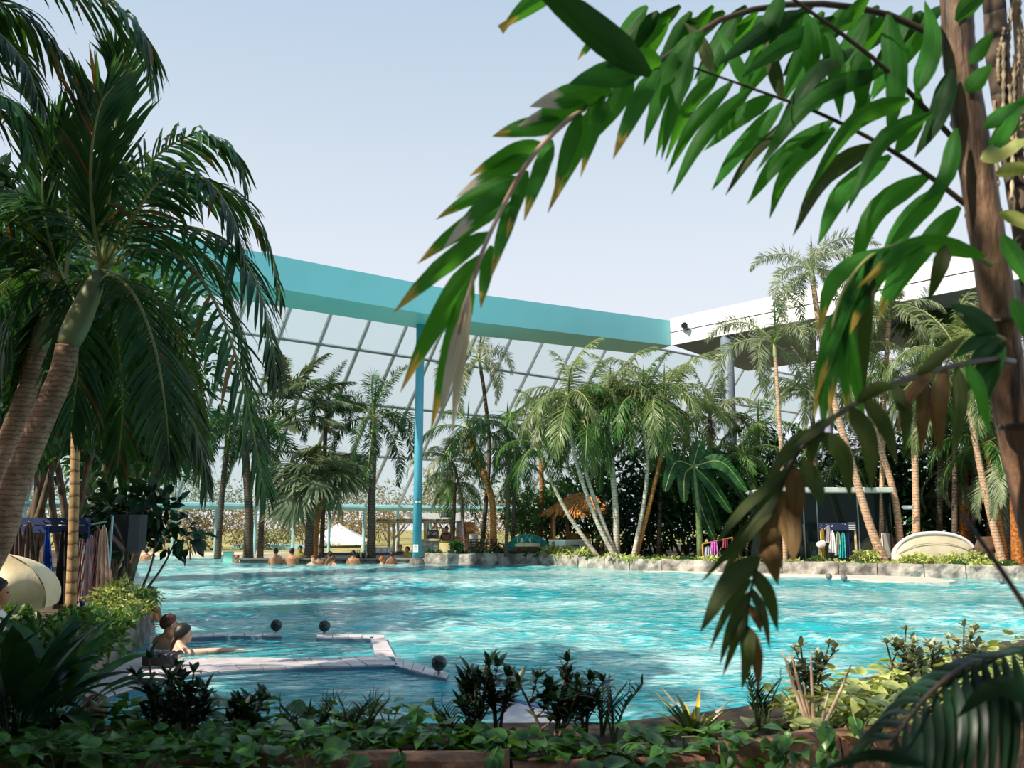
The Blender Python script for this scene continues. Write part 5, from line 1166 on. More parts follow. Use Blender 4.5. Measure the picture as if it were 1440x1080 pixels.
def stripes(name, a, b, scale, c=None):
    m = bpy.data.materials.new(name); m.use_nodes = True; N, L = m.node_tree.nodes, m.node_tree.links; bs = N['Principled BSDF']; bs.inputs['Roughness'].default_value = .9
    tc = N.new('ShaderNodeTexCoord'); wv = N.new('ShaderNodeTexWave'); wv.bands_direction = 'X'; wv.inputs['Scale'].default_value = scale
    rp = N.new('ShaderNodeValToRGB'); rp.color_ramp.interpolation = 'CONSTANT'; rp.color_ramp.elements[0].color = S(a); rp.color_ramp.elements[1].color = S(b); rp.color_ramp.elements[1].position = .5
    if c: q = rp.color_ramp.elements.new(.75); q.color = S(c)
    L.new(tc.outputs['Object'], wv.inputs[0]); L.new(wv.outputs[0], rp.inputs[0]); L.new(rp.outputs[0], bs.inputs[0]); return m
b = P(72, 850, 12.6); b[2] = .36
t = thing('towel_rack', 'dark blue board towel rack behind the slim cane palm', 'towel rack', b)
q = P(72, 742, 12.6)
for i in range(2): MB().box((q[0], q[1], q[2] + .09 - i * .11), (1.1, .03, .095), -.08).build('board', M_blue_board, t)
for x in (22, 122):
    p0 = P(x, 742, 12.62); MB().box((p0[0], p0[1] + .03, (p0[2] + .46) / 2 + .05), (.05, .05, p0[2] - .3)).build('post', M_blue_board, t)
for i, x in enumerate((26, 44, 68, 90, 112)): p0 = P(x, 735, 12.55); MB().tube([p0, p0 + np.array([0, -.07, .02])], .008, 6).build('hook', M_steel, t)
towel('grey brown towel bunched on the blue rack, left of its twin', 26, 734, 800, 12.5, .22, mat('taupe', '#5a4c48', '#75655f', 8, .9), seed=1, group=None, taper=.3)
towel('grey brown towel with twin peaks beside the bunched one', 42, 733, 800, 12.48, .24, mat('taupe2', '#665750', '#83736a', 8, .9), seed=2, taper=.35)
towel('bright blue towel hanging to a narrow point on the blue rack', 68, 736, 842, 12.45, .2, mat('blue_towel', '#1648a0', '#1f5ab8', 8, .9), seed=3, taper=.2)
towel('long black towel hanging on the blue rack beside cane palm', 92, 742, 850, 12.5, .34, mat('black_towel', '#17181d', '#26272d', 8, .9), seed=4, taper=.35)
towel('striped red and white towel hanging at the rack end', 113, 756, 845, 12.4, .12, stripes('str_red', '#8c3a2c', '#e8ddd2', 18), seed=5, taper=.8)
# second hanging post with pastel towels
b = P(150, 850, 12.2); b[2] = .36
t = thing('towel_stand', 'slim metal towel stand carrying the pastel towels', 'towel rack', b); q = P(150, 725, 12.2)
MB().tube([b, (b[0], b[1], q[2])], .016, 8).build('post', M_frame_teal, t); MB().tube([q - np.array([.2, 0, .12]), q - np.array([0, 0, .08])], .012, 6).build('arm', M_frame_teal, t)
towel('pale lilac towel draped on the metal towel stand', 129, 752, 842, 12.1, .2, mat('lilac_cloth', '#b9aebc', '#d6ccd6', 8, .9), seed=6, taper=.5)
towel('striped navy orange white towel on the metal towel stand', 139, 742, 836, 12.05, .13, stripes('str_multi', '#2b3170', '#f2e9df', 26, '#c46a3c'), seed=7, taper=.6)
towel('pale peach towel hanging lowest on the metal stand', 147, 738, 842, 12.0, .2, mat('peach_cloth', '#d9c2b2', '#efdccf', 8, .9), seed=8, taper=.4)
# hooded cream chair at the left
b = P(22, 880, 9.6); b[2] = .36
t = thing('hooded_chair', 'cream canvas hooded beach chair with wicker base', 'chair', b)
rs = np.random.RandomState(3); cen = np.array([b[0] - .02, b[1], .0]); rows = []; na, nb_ = 26, 20
def hood(u, v):
    # u across (0 left .. 1 right), v from front rim to back base
    a = math.pi * (1.04 - u * 1.08); x = math.cos(a) * .45 ; z = math.sin(a) * .48
    y = -.32 + v * .62; s = 1 - .35 * v ** 2.2
    cr = .025 * math.sin(7 * u + 3 * v) + .02 * math.sin(13 * u - 6 * v + 1)
    return (x * s * (1 + cr), y + .05 * math.sin(u * 9), .44 + max(-.3, z) * s * (1.0 + cr) + .02)
for i in range(na + 1):
    for j in range(nb_ + 1):
        p_ = hood(i / na, j / nb_); rows.append((cen[0] + p_[0], cen[1] + p_[1], .36 + p_[2]))
fs = [(i * (nb_ + 1) + j, i * (nb_ + 1) + j + 1, (i + 1) * (nb_ + 1) + j + 1, (i + 1) * (nb_ + 1) + j) for i in range(na) for j in range(nb_)]
back = [i * (nb_ + 1) + nb_ for i in range(na + 1)]
fs.append(tuple(back))
MB().add(rows, fs).build('hood', M_cream, t, smooth=True)
# draped canvas closing the front of the hood, with soft folds
fr = []; nf = 22
for i in range(nf + 1):
    for j in range(nf + 1):
        u = i / nf; v = j / nf; p0 = np.array(hood(u, 0.0)); c_ = np.array([0, -.34, .2])
        q = p0 * (1 - v) + c_ * v; q[1] -= .14 * math.sin(v * math.pi) * (1 + .5 * math.sin(u * 12)) + .03 * math.sin(u * 17 + v * 5)
        fr.append((cen[0] + q[0], cen[1] + q[1], .36 + q[2]))
MB().add(fr, [(i * (nf + 1) + j, i * (nf + 1) + j + 1, (i + 1) * (nf + 1) + j + 1, (i + 1) * (nf + 1) + j) for i in range(nf) for j in range(nf)]).build('canvas_drape', M_cream, t, smooth=True)
MB().box((cen[0] + .03, cen[1], .36 + .09), (.98, .66, .18), 0, bev=.03).build('wicker_base', M_cream2, t)
for sx in (-1, 1): MB().prism([(cen[0] + .45, cen[1] - .35), (cen[0] + .62, cen[1] - .42), (cen[0] + .62, cen[1] + .1), (cen[0] + .45, cen[1] + .1)], .36, .50 + .01 * sx).build('side_flap', M_cream2, t) if sx > 0 else None
MB().box((cen[0] - .33, cen[1] + .25, .36 + .68), (.36, .03, .3), .2).build('towel_over_hood', M_white_cloth, t)
q = P(112, 848, 11.6); tag(MB().box((q[0], q[1], .42), (.55, .35, .12), .1, bev=.02).build('terracotta_trough', mat('terracotta', '#9a4f2c', '#b8673c', 5, .9)), 'low terracotta trough under the blue towel rack', 'planter')

# ------------------------------------------------------------ far bank: bar, kiosk, hut, daybeds
bx0, bx1 = P(334, 792, 35.6)[0], P(598, 792, 35.6)[0]
t = thing('swim_up_bar', 'long low swim-up bar with dark front and pale counter', 'bar', ((bx0 + bx1) / 2, 35.9, -.3))
MB().box(((bx0 + bx1) / 2, 36.1, -.18), (bx1 - bx0, .5, .62), bev=.02).build('front', M_stone_dark, t)
MB().box(((bx0 + bx1) / 2, 36.05, .17), (bx1 - bx0 + .1, .62, .07), bev=.015).build('counter_top', mat('counter_grey', '#6b6a68', '#84827f', 3, .4), t)
MB().box(((bx0 + bx1) / 2 + .6, 38.4, .16), (bx1 - bx0 - 2.0, .6, .24), bev=.02).build('back_counter', mat('bar_white', '#d9d5cd', '#e8e5de', 3, .6), t)
MB().box(((bx0 + bx1) / 2 + .6, 38.35, .30), (bx1 - bx0 - 1.8, .75, .05), bev=.015).build('back_top', mat('counter_dark', '#3c3d42', '#54555a', 3, .4), t)
struct(MB().prism([(bx0, 36.3), (bx1, 36.3), (-3.4, 41.3), (bx0 - 2.0, 41.3)], -1.2, .06).build('floor_bar', M_deck), 'bar floor behind the counter')
bot = [(.035, 0), (.037, .14), (.034, .17), (.014, .21), (.013, .27), (.016, .28), (.0001, .285)]
for i in range(8):
    x = P(502 + i * 2.6, 780, 36.0)[0]
    tb = thing('bottle', 'small bottle standing in a row on the swim-up bar', 'bottle', (x, 36.0 + (i % 2) * .08, .205), 'bottles on the swim-up bar')
    MB().lathe(bot, (x, 36.0 + (i % 2) * .08, .205), 10).build('glass_body', mat('bottle%d' % (i % 3), ['#22402c', '#5a3518', '#d8d4c8'][i % 3], None, 3, .15), tb, smooth=True)
    MB().tube([(x, 36.0 + (i % 2) * .08, .47), (x, 36.0 + (i % 2) * .08, .5)], .016, 8).build('cap', M_black, tb)
for i in range(5):
    x = P(515 + i * 8, 778, 38.0)[0]
    tg = thing('white_crate', 'white plastic crate on the bar back counter', 'crate', (x, 38.35, .325), 'white crates on the bar back counter')
    MB().box((x, 38.35, .435), (.22, .3, .2), 0, bev=.02).build('body', M_white_cloth, tg); MB().box((x, 38.35, .55), (.24, .32, .03)).build('rim', M_paper, tg)
# teal floating sign/paper by the bar end
c = P(321, 788, 36.4)
t = thing('menu_panel', 'small mint green panel standing in water at bar end', 'panel', (c[0], c[1], -.25)); MB().box((c[0], c[1], .12), (.42, .05, .66), 0, bev=.01).build('board', mat('mint_panel', '#7fd2c0', '#8fdccb', 2, .5), t); MB().box((c[0], c[1] - .03, .12), (.34, .01, .56)).build('face', mat('mint_panel2', '#9be3d3', '#a6e9da', 2, .5), t)
# white parasol tent outside
c = P(478, 775, 55); c[2] = .12
t = thing('parasol_tent', 'white pyramid pavilion canopy on the terrace outside the facade', 'pavilion', c)
a = P(440, 761, 55); b = P(517, 761, 55); ap = P(476, 738, 55); hw = (b[0] - a[0]) / 2
MB().add([(a[0], 55 - hw, a[2]), (b[0], 55 - hw, a[2]), (b[0], 55 + hw, a[2]), (a[0], 55 + hw, a[2]), (ap[0], 55, ap[2] + .1)], [(0, 1, 4), (1, 2, 4), (2, 3, 4), (3, 0, 4), (3, 2, 1, 0)]).build('canopy', M_white_cloth, t)
MB().box(((a[0] + b[0]) / 2, 55 - hw, a[2] - .08), (hw * 2, .04, .18)).build('valance', M_white_cloth, t)
for sx in (-1, 1):
    for sy in (-1, 1): MB().tube([(c[0] + sx * hw * .96, 55 + sy * hw * .96, .12), (c[0] + sx * hw * .96, 55 + sy * hw * .96, a[2])], .05, 8).build('post', M_wood_pale, t)
for i in range(7):
    b = P(445 + i * 12, 770, 58.5); b[2] = .1
    bush('russet_hedge', 'clipped russet hedge plant behind the white pavilion', b, (.55, .4, 1.3), 260, .16, .07, mat('leaf_russet', '#7a3c1c', '#b0683a', 6, .8, rnd=.2), 560 + i, 'russet hedge behind the pavilion', 'hedge', 2, 6, .02)
# pergola of rough poles
c = P(560, 785, 39.5)
t = thing('pergola', 'rough pole pergola with flat beams beside the juice kiosk', 'pergola', (c[0], 39.5, .06))
xa, xb = P(520, 740, 39.5)[0], P(636, 740, 39.5)[0]; zt = P(560, 736, 39.5)[2]
for x in (546, 553, 597, 634):
    for y in (39.5, 41.0):
        X_ = P(x, 760, 39.5)[0]; MB().tube([(X_, y, .06), (X_ + .03, y, zt / 2), (X_, y, zt)], [.07, .06, .06], 8).build('post', M_wood_pale, t, smooth=True)
for x, dx in ((553, .5), (634, -.5), (597, .45)):
    X_ = P(x, 760, 39.5)[0]; MB().tube([(X_, 39.5, zt - .75), (X_ + dx, 39.5, zt - .05)], .04, 7).build('brace', M_wood_pale, t, smooth=True)
for y in (39.4, 41.1): MB().tube([(xa, y, zt + .05), ((xa + xb) / 2, y, zt + .08), (xb, y, zt + .04)], .065, 8).build('beam', M_wood_pale, t, smooth=True)
for i in range(13):
    X_ = xa + .1 + (xb - xa - .2) * i / 12; MB().tube([(X_, 39.1, zt + .15), (X_ + .02, 41.4, zt + .16)], .04, 7).build('rafter', M_wood if i % 3 else M_wood_pale, t, smooth=True)
# juice kiosk
c = P(615, 782, 37.6)
t = thing('juice_kiosk', 'juice kiosk counter with dark sign and olive front', 'kiosk', (c[0], 37.8, .3))
def px_box(x0, y0, x1, y1, Y, d, name, m, parent, bev=.01):
    a = P(x0, y0, Y); b = P(x1, y1, Y)
    return MB().box(((a[0] + b[0]) / 2, Y + d / 2, (a[2] + b[2]) / 2), (abs(b[0] - a[0]), d, abs(a[2] - b[2])), 0, bev=bev).build(name, m, parent)
M_olive = mat('olive_paint', '#5b5f2c', '#70743a', 3, .6)
px_box(592, 760.5, 617, 783, 37.8, .7, 'counter_front', mat('kiosk_glass', '#7d9484', '#c9d6cc', 6, .3), t)
px_box(590, 758.5, 618, 761, 37.7, .9, 'counter_top', M_wood_pale, t)
px_box(616, 761.5, 635, 783, 37.5, .6, 'podium', M_olive, t)
px_box(618, 764, 633, 782, 37.46, .05, 'podium_panel', mat('panel_cream', '#d8c886', '#f0e4a8', 3, .6), t)
sg = px_box(600.5, 745, 616.5, 757.5, 38.6, .05, 'sign_board', mat('sign_brown', '#4a3f40', '#6b5f60', 4, .7), t)
def text_part(parent, txt, size, loc, m, name='lettering', rot=(math.pi / 2, 0, 0), depth=.004):
    cu = bpy.data.curves.new('txt', 'FONT'); cu.body = txt; cu.size = size; cu.extrude = depth; cu.align_x = 'CENTER'; cu.align_y = 'CENTER'
    o = bpy.data.objects.new('txt', cu); COL.objects.link(o); bpy.context.view_layer.update()
    me = bpy.data.meshes.new_from_object(o.evaluated_get(bpy.context.evaluated_depsgraph_get())); bpy.data.objects.remove(o)
    me.materials.clear(); me.materials.append(m)
    return place(name, me, parent, np.asarray(loc) - wloc(parent), rot)
text_part(sg, 'fruit.', .24, P(609, 750, 38.56), M_paper)
px_box(634, 762, 655, 764.5, 37.6, .6, 'side_counter_top', M_wood_pale, t); px_box(635, 764.5, 654, 780, 37.7, .5, 'side_counter', mat('teal_dark', '#0e4a4a', '#17605c', 4, .6), t)
px_box(660, 751, 672, 775, 39, .2, 'white_panel', M_paper, t)
# wooden lattice fence
t = thing('lattice_fence', 'weathered woven lattice fence of short planks on the bank', 'fence', P(676, 778, 36))
for i in range(6):
    for j in range(5):
        a = P(656 + i * 7.2 + (j % 2) * 3, 759 + j * 3.4, 35.5); 
        if a[2] > .34: MB().box(a, (.17, .04, .055), 0).build('slat', M_wood_dark, t)
for i in range(7):
    a = P(655.5 + i * 7.2, 758, 35.55); MB().box((a[0], a[1], (a[2] + .28) / 2), (.05, .05, a[2] - .28)).build('post', M_wood_dark, t)
# small straw parasol hut outdoors
c = P(655, 775, 47); c[2] = .12; t = thing('straw_parasol', 'small straw roofed stall beyond the kiosk', 'stall', c)
MB().tube([c, c + np.array([0, 0, 1.5])], .5, 10).build('body', M_wood, t)
ap = P(655, 734, 47); ea = P(655, 745, 47)
rs = np.random.RandomState(2); n_ = 260; a = rs.uniform(0, 6.28, n_)
V_, F_ = leaf_arr(np.array([c[0], 47, ap[2]]) + np.zeros((n_, 3)), np.stack([np.cos(a), np.sin(a), np.full(n_, -.42)], 1), np.stack([-np.sin(a), np.cos(a), 0 * a], 1), 1.0, .06, .15, 3); MB().add(V_, F_).build('straw_roof', M_thatch, t)
# teal fringed daybed
c = P(742, 778, 36.3); c[2] = .3
t = thing('fringed_daybed', 'round daybed with teal fringed arched canopy', 'daybed', c)
def arc_band(c, w, h, y0, y1, a0, a1, n, th, z0):
    mb = MB(); rows = []
    for i in range(n + 1):
        a = a0 + (a1 - a0) * i / n
        for r_ in (1, 1 - th):
            for y in (y0, y1): rows.append((c[0] - math.cos(a) * w * r_, c[1] + y, z0 + math.sin(a) * h * r_))
    fs = [];
    for i in range(n):
        b = i * 4; fs += [(b, b + 1, b + 5, b + 4), (b + 2, b + 6, b + 7, b + 3), (b, b + 4, b + 6, b + 2), (b + 1, b + 3, b + 7, b + 5)]
    fs += [(0, 2, 3, 1), (n * 4, n * 4 + 1, n * 4 + 3, n * 4 + 2)]
    return mb.add(rows, fs)
hw = 33 * 36.3 / FPX; hh = P(745, 751, 36.3)[2] - .3
arc_band(c, hw, hh, -.45, .45, 0.0, math.pi, 20, .05, .3).build('canopy_arch', M_cream2, t)
MB().lathe([(hw * .95, .0), (hw, .1), (hw * .98, .3), (hw * .85, .36)], c, 24, sy=.75).build('base', M_wood_dark, t)
MB().lathe([(hw * .9, .36), (hw * .9, .46), (hw * .8, .5), (.001, .5)], c, 24, sy=.7).build('mattress', M_cream, t)
for i in range(34):
    u = i / 33; x = -hw + 2 * hw * u; zt_ = .3 + hh * math.sqrt(max(0.02, 1 - (x / hw) ** 2)) + .01; ln = .95 if u < .25 else .42
    z_b = max(.33, zt_ - ln); MB().box((c[0] + x, c[1] - .47, (zt_ + z_b) / 2), (2 * hw / 34 * .9, .03, zt_ - z_b), 0).build('fringe', M_teal_cloth, t)
# thatched hut
HY = 36.2
c = P(808, 782, HY); c[2] = .3
t = thing('thatched_hut', 'open thatched roof hut with round timber posts', 'hut', c)
eL, eR = P(765, 724, HY)[0], P(856, 724, HY)[0]; ze = P(800, 724, HY)[2]; zr = P(820, 697, HY)[2]; rl, rr = P(806, 697, HY)[0], P(832, 697, HY)[0]
dy = 1.25
def roof_pt(u, s, v):
    # u along the eave 0..1, v 0 ridge..1 eave, s which slope (0 front,1 right,2 back,3 left)
    E_ = [(eL, HY - dy), (eR, HY - dy), (eR, HY + dy), (eL, HY + dy)]; Rg = [(rl, HY), (rr, HY)]
    A_ = [(E_[0], E_[1], Rg[0], Rg[1]), (E_[1], E_[2], Rg[1], Rg[1]), (E_[2], E_[3], Rg[1], Rg[0]), (E_[3], E_[0], Rg[0], Rg[0])][s]
    e_ = np.array(A_[0]) * (1 - u) + np.array(A_[1]) * u; r_ = np.array(A_[2]) * (1 - u) + np.array(A_[3]) * u
    p_ = r_ * (1 - v) + e_ * v; return np.array([p_[0], p_[1], zr * (1 - v) + ze * v + .08])
mb = MB()
for s_ in range(4): mb.add([roof_pt(0, s_, 0), roof_pt(1, s_, 0), roof_pt(1, s_, 1), roof_pt(0, s_, 1)], [(0, 1, 2, 3)])
ro = mb.build('roof_deck', M_wood_dark, t)
rs = np.random.RandomState(7); pos, dr, sw = [], [], []
for s_ in range(4):
    for i in range(620):
        u, v = rs.rand(), rs.rand() ** .7; p0 = roof_pt(u, s_, v * .95); p1 = roof_pt(u, s_, min(1.3, v * .95 + .2))
        pos.append(p0 + np.array([0, 0, .05])); dr.append(p1 - p0 + rs.normal(0, .05, 3)); q = roof_pt(min(1, u + .1), s_, v) - roof_pt(max(0, u - .1), s_, v); sw.append(q + 1e-3)
V_, F_ = leaf_arr(np.array(pos), np.array(dr), nrm(np.array(sw)), rs.uniform(.3, .55, len(pos)), .05, .25, 3)
o = MB().add(V_, F_).build('thatch', M_thatch, t); o['kind'] = 'stuff'
for x, y in ((eL + .35, HY - dy + .2), (eR - .35, HY - dy + .2), (eL + .35, HY + dy - .2), (eR - .35, HY + dy - .2), ((eL + eR) / 2 - .3, HY + dy - .2)):
    MB().tube([(x, y, .3), (x, y, ze + .1)], .065, 9).build('post', M_wood, t, smooth=True)
px_box(797, 750, 830, 762, HY + .8, .1, 'back_panel', M_wood, t)
# white counter with black script
c = P(795, 782, 34.9); a1 = P(772, 760, 35.3); a2 = P(795, 760, 34.7); a3 = P(831, 760, 35.3)
t = thing('white_counter', 'white angled counter with dark script in front of the thatched hut', 'counter', (c[0], 35.0, .3))
poly = [a2[:2], a3[:2], a3[:2] + np.array([-.15, .55]), a1[:2] + np.array([.2, .6]), a1[:2]]
MB().prism(poly, .3, a2[2] - .04).build('body', M_mint, t); 
cen_ = np.mean(poly, axis=0); MB().prism([p_ + (p_ - cen_) * .05 for p_ in poly], a2[2] - .04, a2[2] + .02).build('counter_top', M_white_paint, t)
# illegible brush script drawn as strokes on the right face
e1 = (a3 - a2)[:2]; e1 = e1 / np.linalg.norm(e1); fn = np.array([e1[1], -e1[0]]); rs = np.random.RandomState(9); zc = a2[2] - .2
def face_pt(s, z): return np.array([a2[0] + e1[0] * s + fn[0] * .012, a2[1] + e1[1] * s + fn[1] * .012, z])
for k_, (s0, s1, zz) in enumerate(((.2, .62, zc), (.28, .5, zc - .1))):
    n_ = 40; C = np.array([face_pt(s0 + (s1 - s0) * i / n_, zz + .035 * math.sin(i * 1.1 + k_) * (1 + .5 * math.sin(i * .37))) for i in range(n_ + 1)])
    MB().tube(C, .011, 5).build('script_stroke', M_ink if k_ else mat('ink_dark', '#1d3a3c', '#24474a', 4, .7), t)
# glass cubicle
c = P(1165, 785, 29.2); c[2] = .3
t = thing('glass_cubicle', 'glass walled cubicle with pale flat roof edge', 'cubicle', c)
gx0, gx1 = P(1083, 740, 29.3)[0], P(1242, 740, 29.3)[0]; gz = P(1160, 690, 29.3)[2]; gm = [gx0, gx0 + (gx1 - gx0) * .3, gx0 + (gx1 - gx0) * .42, gx0 + (gx1 - gx0) * .78, gx1]
for i in range(4): MB().box(((gm[i] + gm[i + 1]) / 2, 29.3, (.3 + gz) / 2), (gm[i + 1] - gm[i] - .03, .02, gz - .35)).build('pane', M_glass_dark, t)
for x in (gx0, gx1): MB().box((x, 30.2, (.3 + gz) / 2), (.02, 3.1, gz - .35)).build('pane', M_glass_dark, t)
MB().box(((gx0 + gx1) / 2, 31.8, (.3 + gz) / 2), (gx1 - gx0, .08, gz - .35)).build('back_wall', mat('dark_wall', '#2b2e2c', '#3d403c', 3, .8), t)
MB().box(((gx0 + gx1) / 2, 30.2, gz), (gx1 - gx0 + .15, 3.4, .16), 0, bev=.02).build('roof', mat('roof_pale', '#aeb8ae', '#c2cac0', 3, .6), t)
for x in gm: MB().box((x, 29.3, (.3 + gz) / 2), (.035, .05, gz - .3)).build('mullion', M_steel, t)
xd = gm[1]; MB().box((xd - .05, 29.24, 1.3), (.02, .05, .5)).build('door_handle', M_steel, t)
for i in range(5): MB().tube([(gx0 + .2 + i * .85, 29.2, gz), (gx0 + .2 + i * .85, 29.17, gz)], .045, 8).build('bolt', M_steel, t)
# right towel rack
c = P(1178, 785, 28.6); c[2] = .3
t = thing('towel_rack', 'navy dotted board towel rack in front of the glass cubicle', 'towel rack', c)
a = P(1151, 735, 28.6); b = P(1204, 746, 28.6)
bd = MB().box(((a[0] + b[0]) / 2, 28.6, (a[2] + b[2]) / 2), (b[0] - a[0], .04, a[2] - b[2]), 0).build('board', M_navy, t)
mb = MB(); rs = np.random.RandomState(1)
for i in range(14): mb.box((a[0] + .05 + rs.rand() * (b[0] - a[0]) * .75, 28.575, b[2] + .03 + rs.rand() * (a[2] - b[2] - .06)), (.018, .006, .018))
mb.build('white_dots', M_paper, bd)
mb = MB()
for i in range(4): mb.box((b[0] - .13, 28.575, b[2] + .04 + i * .065), (.22, .006, .015))
mb.build('white_lines', M_paper, bd)
for x in (1154, 1202): q = P(x, 740, 28.66); MB().box((q[0], 28.66, (q[2] + .3) / 2), (.05, .05, q[2] - .3)).build('post', M_wood_pale, t)
for i, (x, y0, y1, w, m, lab) in enumerate([
    (1156, 742, 786, .17, mat('mustard', '#a8852c', '#c9a648', 8, .9), 'mustard yellow towel hanging at the left of the navy rack'), (1164, 737, 763, .16, stripes('str_grey', '#8a8088', '#b8b0b4', 22), 'grey striped towel hanging on the navy rack'),
    (1170, 746, 777, .2, mat('white_pink', '#ecdcd6', '#faf2ee', 8, .9), 'white towel hanging over the front of navy rack'), (1178, 747, 781, .2, mat('sage', '#7d8f7c', '#a9b8a4', 8, .9), 'sage green towel hanging on the navy rack'),
    (1185, 748, 784, .24, mat('teal_towel', '#1f8f8c', '#2fb0a8', 8, .9), 'teal towel hanging on the navy rack'), (1192, 747, 782, .16, mat('navy_towel', '#10183a', '#1b2550', 8, .9), 'navy towel at the right end of dotted rack')]):
    towel(lab, x, y0, y1, 28.5 - i * .03, w, m, seed=20 + i, taper=.45)
q = P(1155, 765, 28.3); o = MB(); C = spline([q + np.array([-.14, 0, -.05]), q, q + np.array([.14, 0, .04])], 9); o.tube(C, [.04, .09, .1, .1, .1, .1, .1, .08, .03], 12); tag(o.build('rolled_towel', mat('pink_white', '#e9c9c0', '#f8ece8', 9, .9), smooth=True), 'rolled pink and white towel tucked beside the mustard towel', 'towel')
# hanging clothes left of the brown frond
for i, (x, y0, y1, w, m, lab) in enumerate([(995, 768, 788, .25, mat('grey_lilac', '#a8a4b4', '#c8c4d2', 9, .9), 'grey lilac towel on the bank by the banana plant'), (1004, 760, 780, .26, mat('magenta', '#a8489c', '#d070c0', 9, .9), 'magenta towel on the bank by the banana plant'), (1020, 757, 770, .2, mat('crimson', '#7a2a3c', '#8f3a4c', 9, .9), 'crimson towel on the bank behind the hanging frond')]):
    towel(lab, x, y0, y1, 30.2, w, m, seed=40 + i, taper=.7)
c = P(1007, 785, 30.35); t = thing('towel_rail', 'low wooden rail carrying the lilac and magenta towels', 'towel rack', (c[0], 30.35, .3)); a = P(988, 765, 30.35); b = P(1030, 756, 30.35); MB().tube([a, b], .025, 6).build('rail', M_wood, t)
for q in (a, b): MB().tube([(q[0], q[1], .3), q], .03, 6).build('post', M_wood, t)
# cream shell daybeds
def shell(label, px0, px1, pyt, Y, m, name='shell_daybed', base=True):
    a = P(px0, 786, Y); b = P(px1, 786, Y); cx = (a[0] + b[0]) / 2; hw = (b[0] - a[0]) / 2; h = P((px0 + px1) / 2, pyt, Y)[2] - .34
    t = thing(name, label, 'daybed', (cx, Y, .3)); rows = []; n, k = 28, 12
    for j in range(k + 1):
        v = j / k; sc = math.cos(v * 1.25); y = Y - .45 + .95 * math.sin(v * 1.35)
        for i in range(n + 1):
            ang = math.pi * i / n; rows.append((cx - math.cos(ang) * hw * (abs(math.cos(ang)) ** -.12 if abs(math.cos(ang)) > .2 else 1) * (.35 + .65 * sc), y, .36 + math.sin(ang) ** .8 * h * (.25 + .75 * sc)))
    fs = [(j * (n + 1) + i, j * (n + 1) + i + 1, (j + 1) * (n + 1) + i + 1, (j + 1) * (n + 1) + i) for j in range(k) for i in range(n)]
    o = MB().add(rows, fs).build('canopy', m, t, smooth=True)
    rim = np.array(rows[:n + 1]); MB().tube(rim + np.array([0, -.02, 0]), .05, 8).build('rim', M_white_cloth, t, smooth=True)
    # inner lining closing the front, bulging cushion
    fr = []; kk = 8
    for j in range(kk + 1):
        v = j / kk
        for i in range(n + 1):
            p_ = np.array(rows[i]); z = .36 + (p_[2] - .36) * (1 - v * .98); x = cx + (p_[0] - cx) * (1 - .03 * v); fr.append((x, Y - .44 - .22 * math.sin(v * math.pi * .5), z - .0))
    MB().add(fr, [(j * (n + 1) + i, (j + 1) * (n + 1) + i, (j + 1) * (n + 1) + i + 1, j * (n + 1) + i + 1) for j in range(kk) for i in range(n)]).build('front_cover', m, t, smooth=True)
    cr = spline([np.array([cx - hw * .93, Y - .60, .36 + h * .32]), np.array([cx - hw * .4, Y - .60, .36 + h * .62]), np.array([cx + hw * .3, Y - .60, .36 + h * .64]), np.array([cx + hw * .95, Y - .60, .36 + h * .3])], 20); MB().tube(cr, .01, 6).build('seam', mat('seam_tan', '#8f8468', '#9a8f72', 4, .8), t)
    MB().box((cx, Y, .34), (hw * 1.5, .9, .1), 0, bev=.02).build('wooden_base', M_wood, t)
    return t
shell('large cream shell shaped daybed on the stone bank', 1248, 1365, 750, 28.4, mat('shell_cream', '#bcb196', '#cdc3aa', 2, .75))
shell('second cream daybed partly hidden behind the brown sunshade', 1398, 1470, 752, 29.2, mat('shell_beige', '#d2bf96', '#e2d2ac', 2, .75))
c = P(1256, 785, 28.8); t = thing('grey_screen', 'flat grey privacy screen left of the cream shell daybed', 'screen', (c[0] - .35, 28.8, .3)); px_box(1242, 750, 1254, 785, 28.8, .05, 'panel', mat('screen_grey', '#9a938c', '#aaa39c', 2, .8), t); px_box(1241, 750, 1242.5, 787, 28.78, .06, 'post', M_white_paint, t)
# brown leather-like sunshade
c = P(1392, 785, 27.5); t = thing('brown_sunshade', 'dark brown stretched sunshade beside the cream shell daybed', 'sunshade', (c[0], 27.5, .3)); rows = []; n = 12
A_, B_, C_ = P(1364, 772, 27.5), P(1412, 754, 27.65), P(1392, 780, 27.35); D_ = P(1375, 755, 27.7)
for i in range(n + 1):
    for j in range(n + 1):
        u, v = i / n, j / n; p_ = (A_ * (1 - u) + C_ * u) * (1 - v) + (D_ * (1 - u) + B_ * u) * v; p_ = p_ + np.array([0, -.15 * math.sin(u * math.pi) * math.sin(v * math.pi), -.12 * math.sin(v * math.pi)]); rows.append(p_)
vs = np.array(rows); fs = [(i * (n + 1) + j, i * (n + 1) + j + 1, (i + 1) * (n + 1) + j + 1, (i + 1) * (n + 1) + j) for i in range(n) for j in range(n)]
MB().add(np.vstack([vs, vs + np.array([0, .02, 0])]), fs + [tuple(q + len(vs) for q in f[::-1]) for f in fs]).build('fabric', mat('brown_fabric', '#3a2a1e', '#5e4633', 4, .5), t, smooth=True)
for q in (A_, B_): MB().tube([(q[0], q[1] + .03, .3), q + np.array([0, .03, 0])], .025, 6).build('pole', M_black, t)
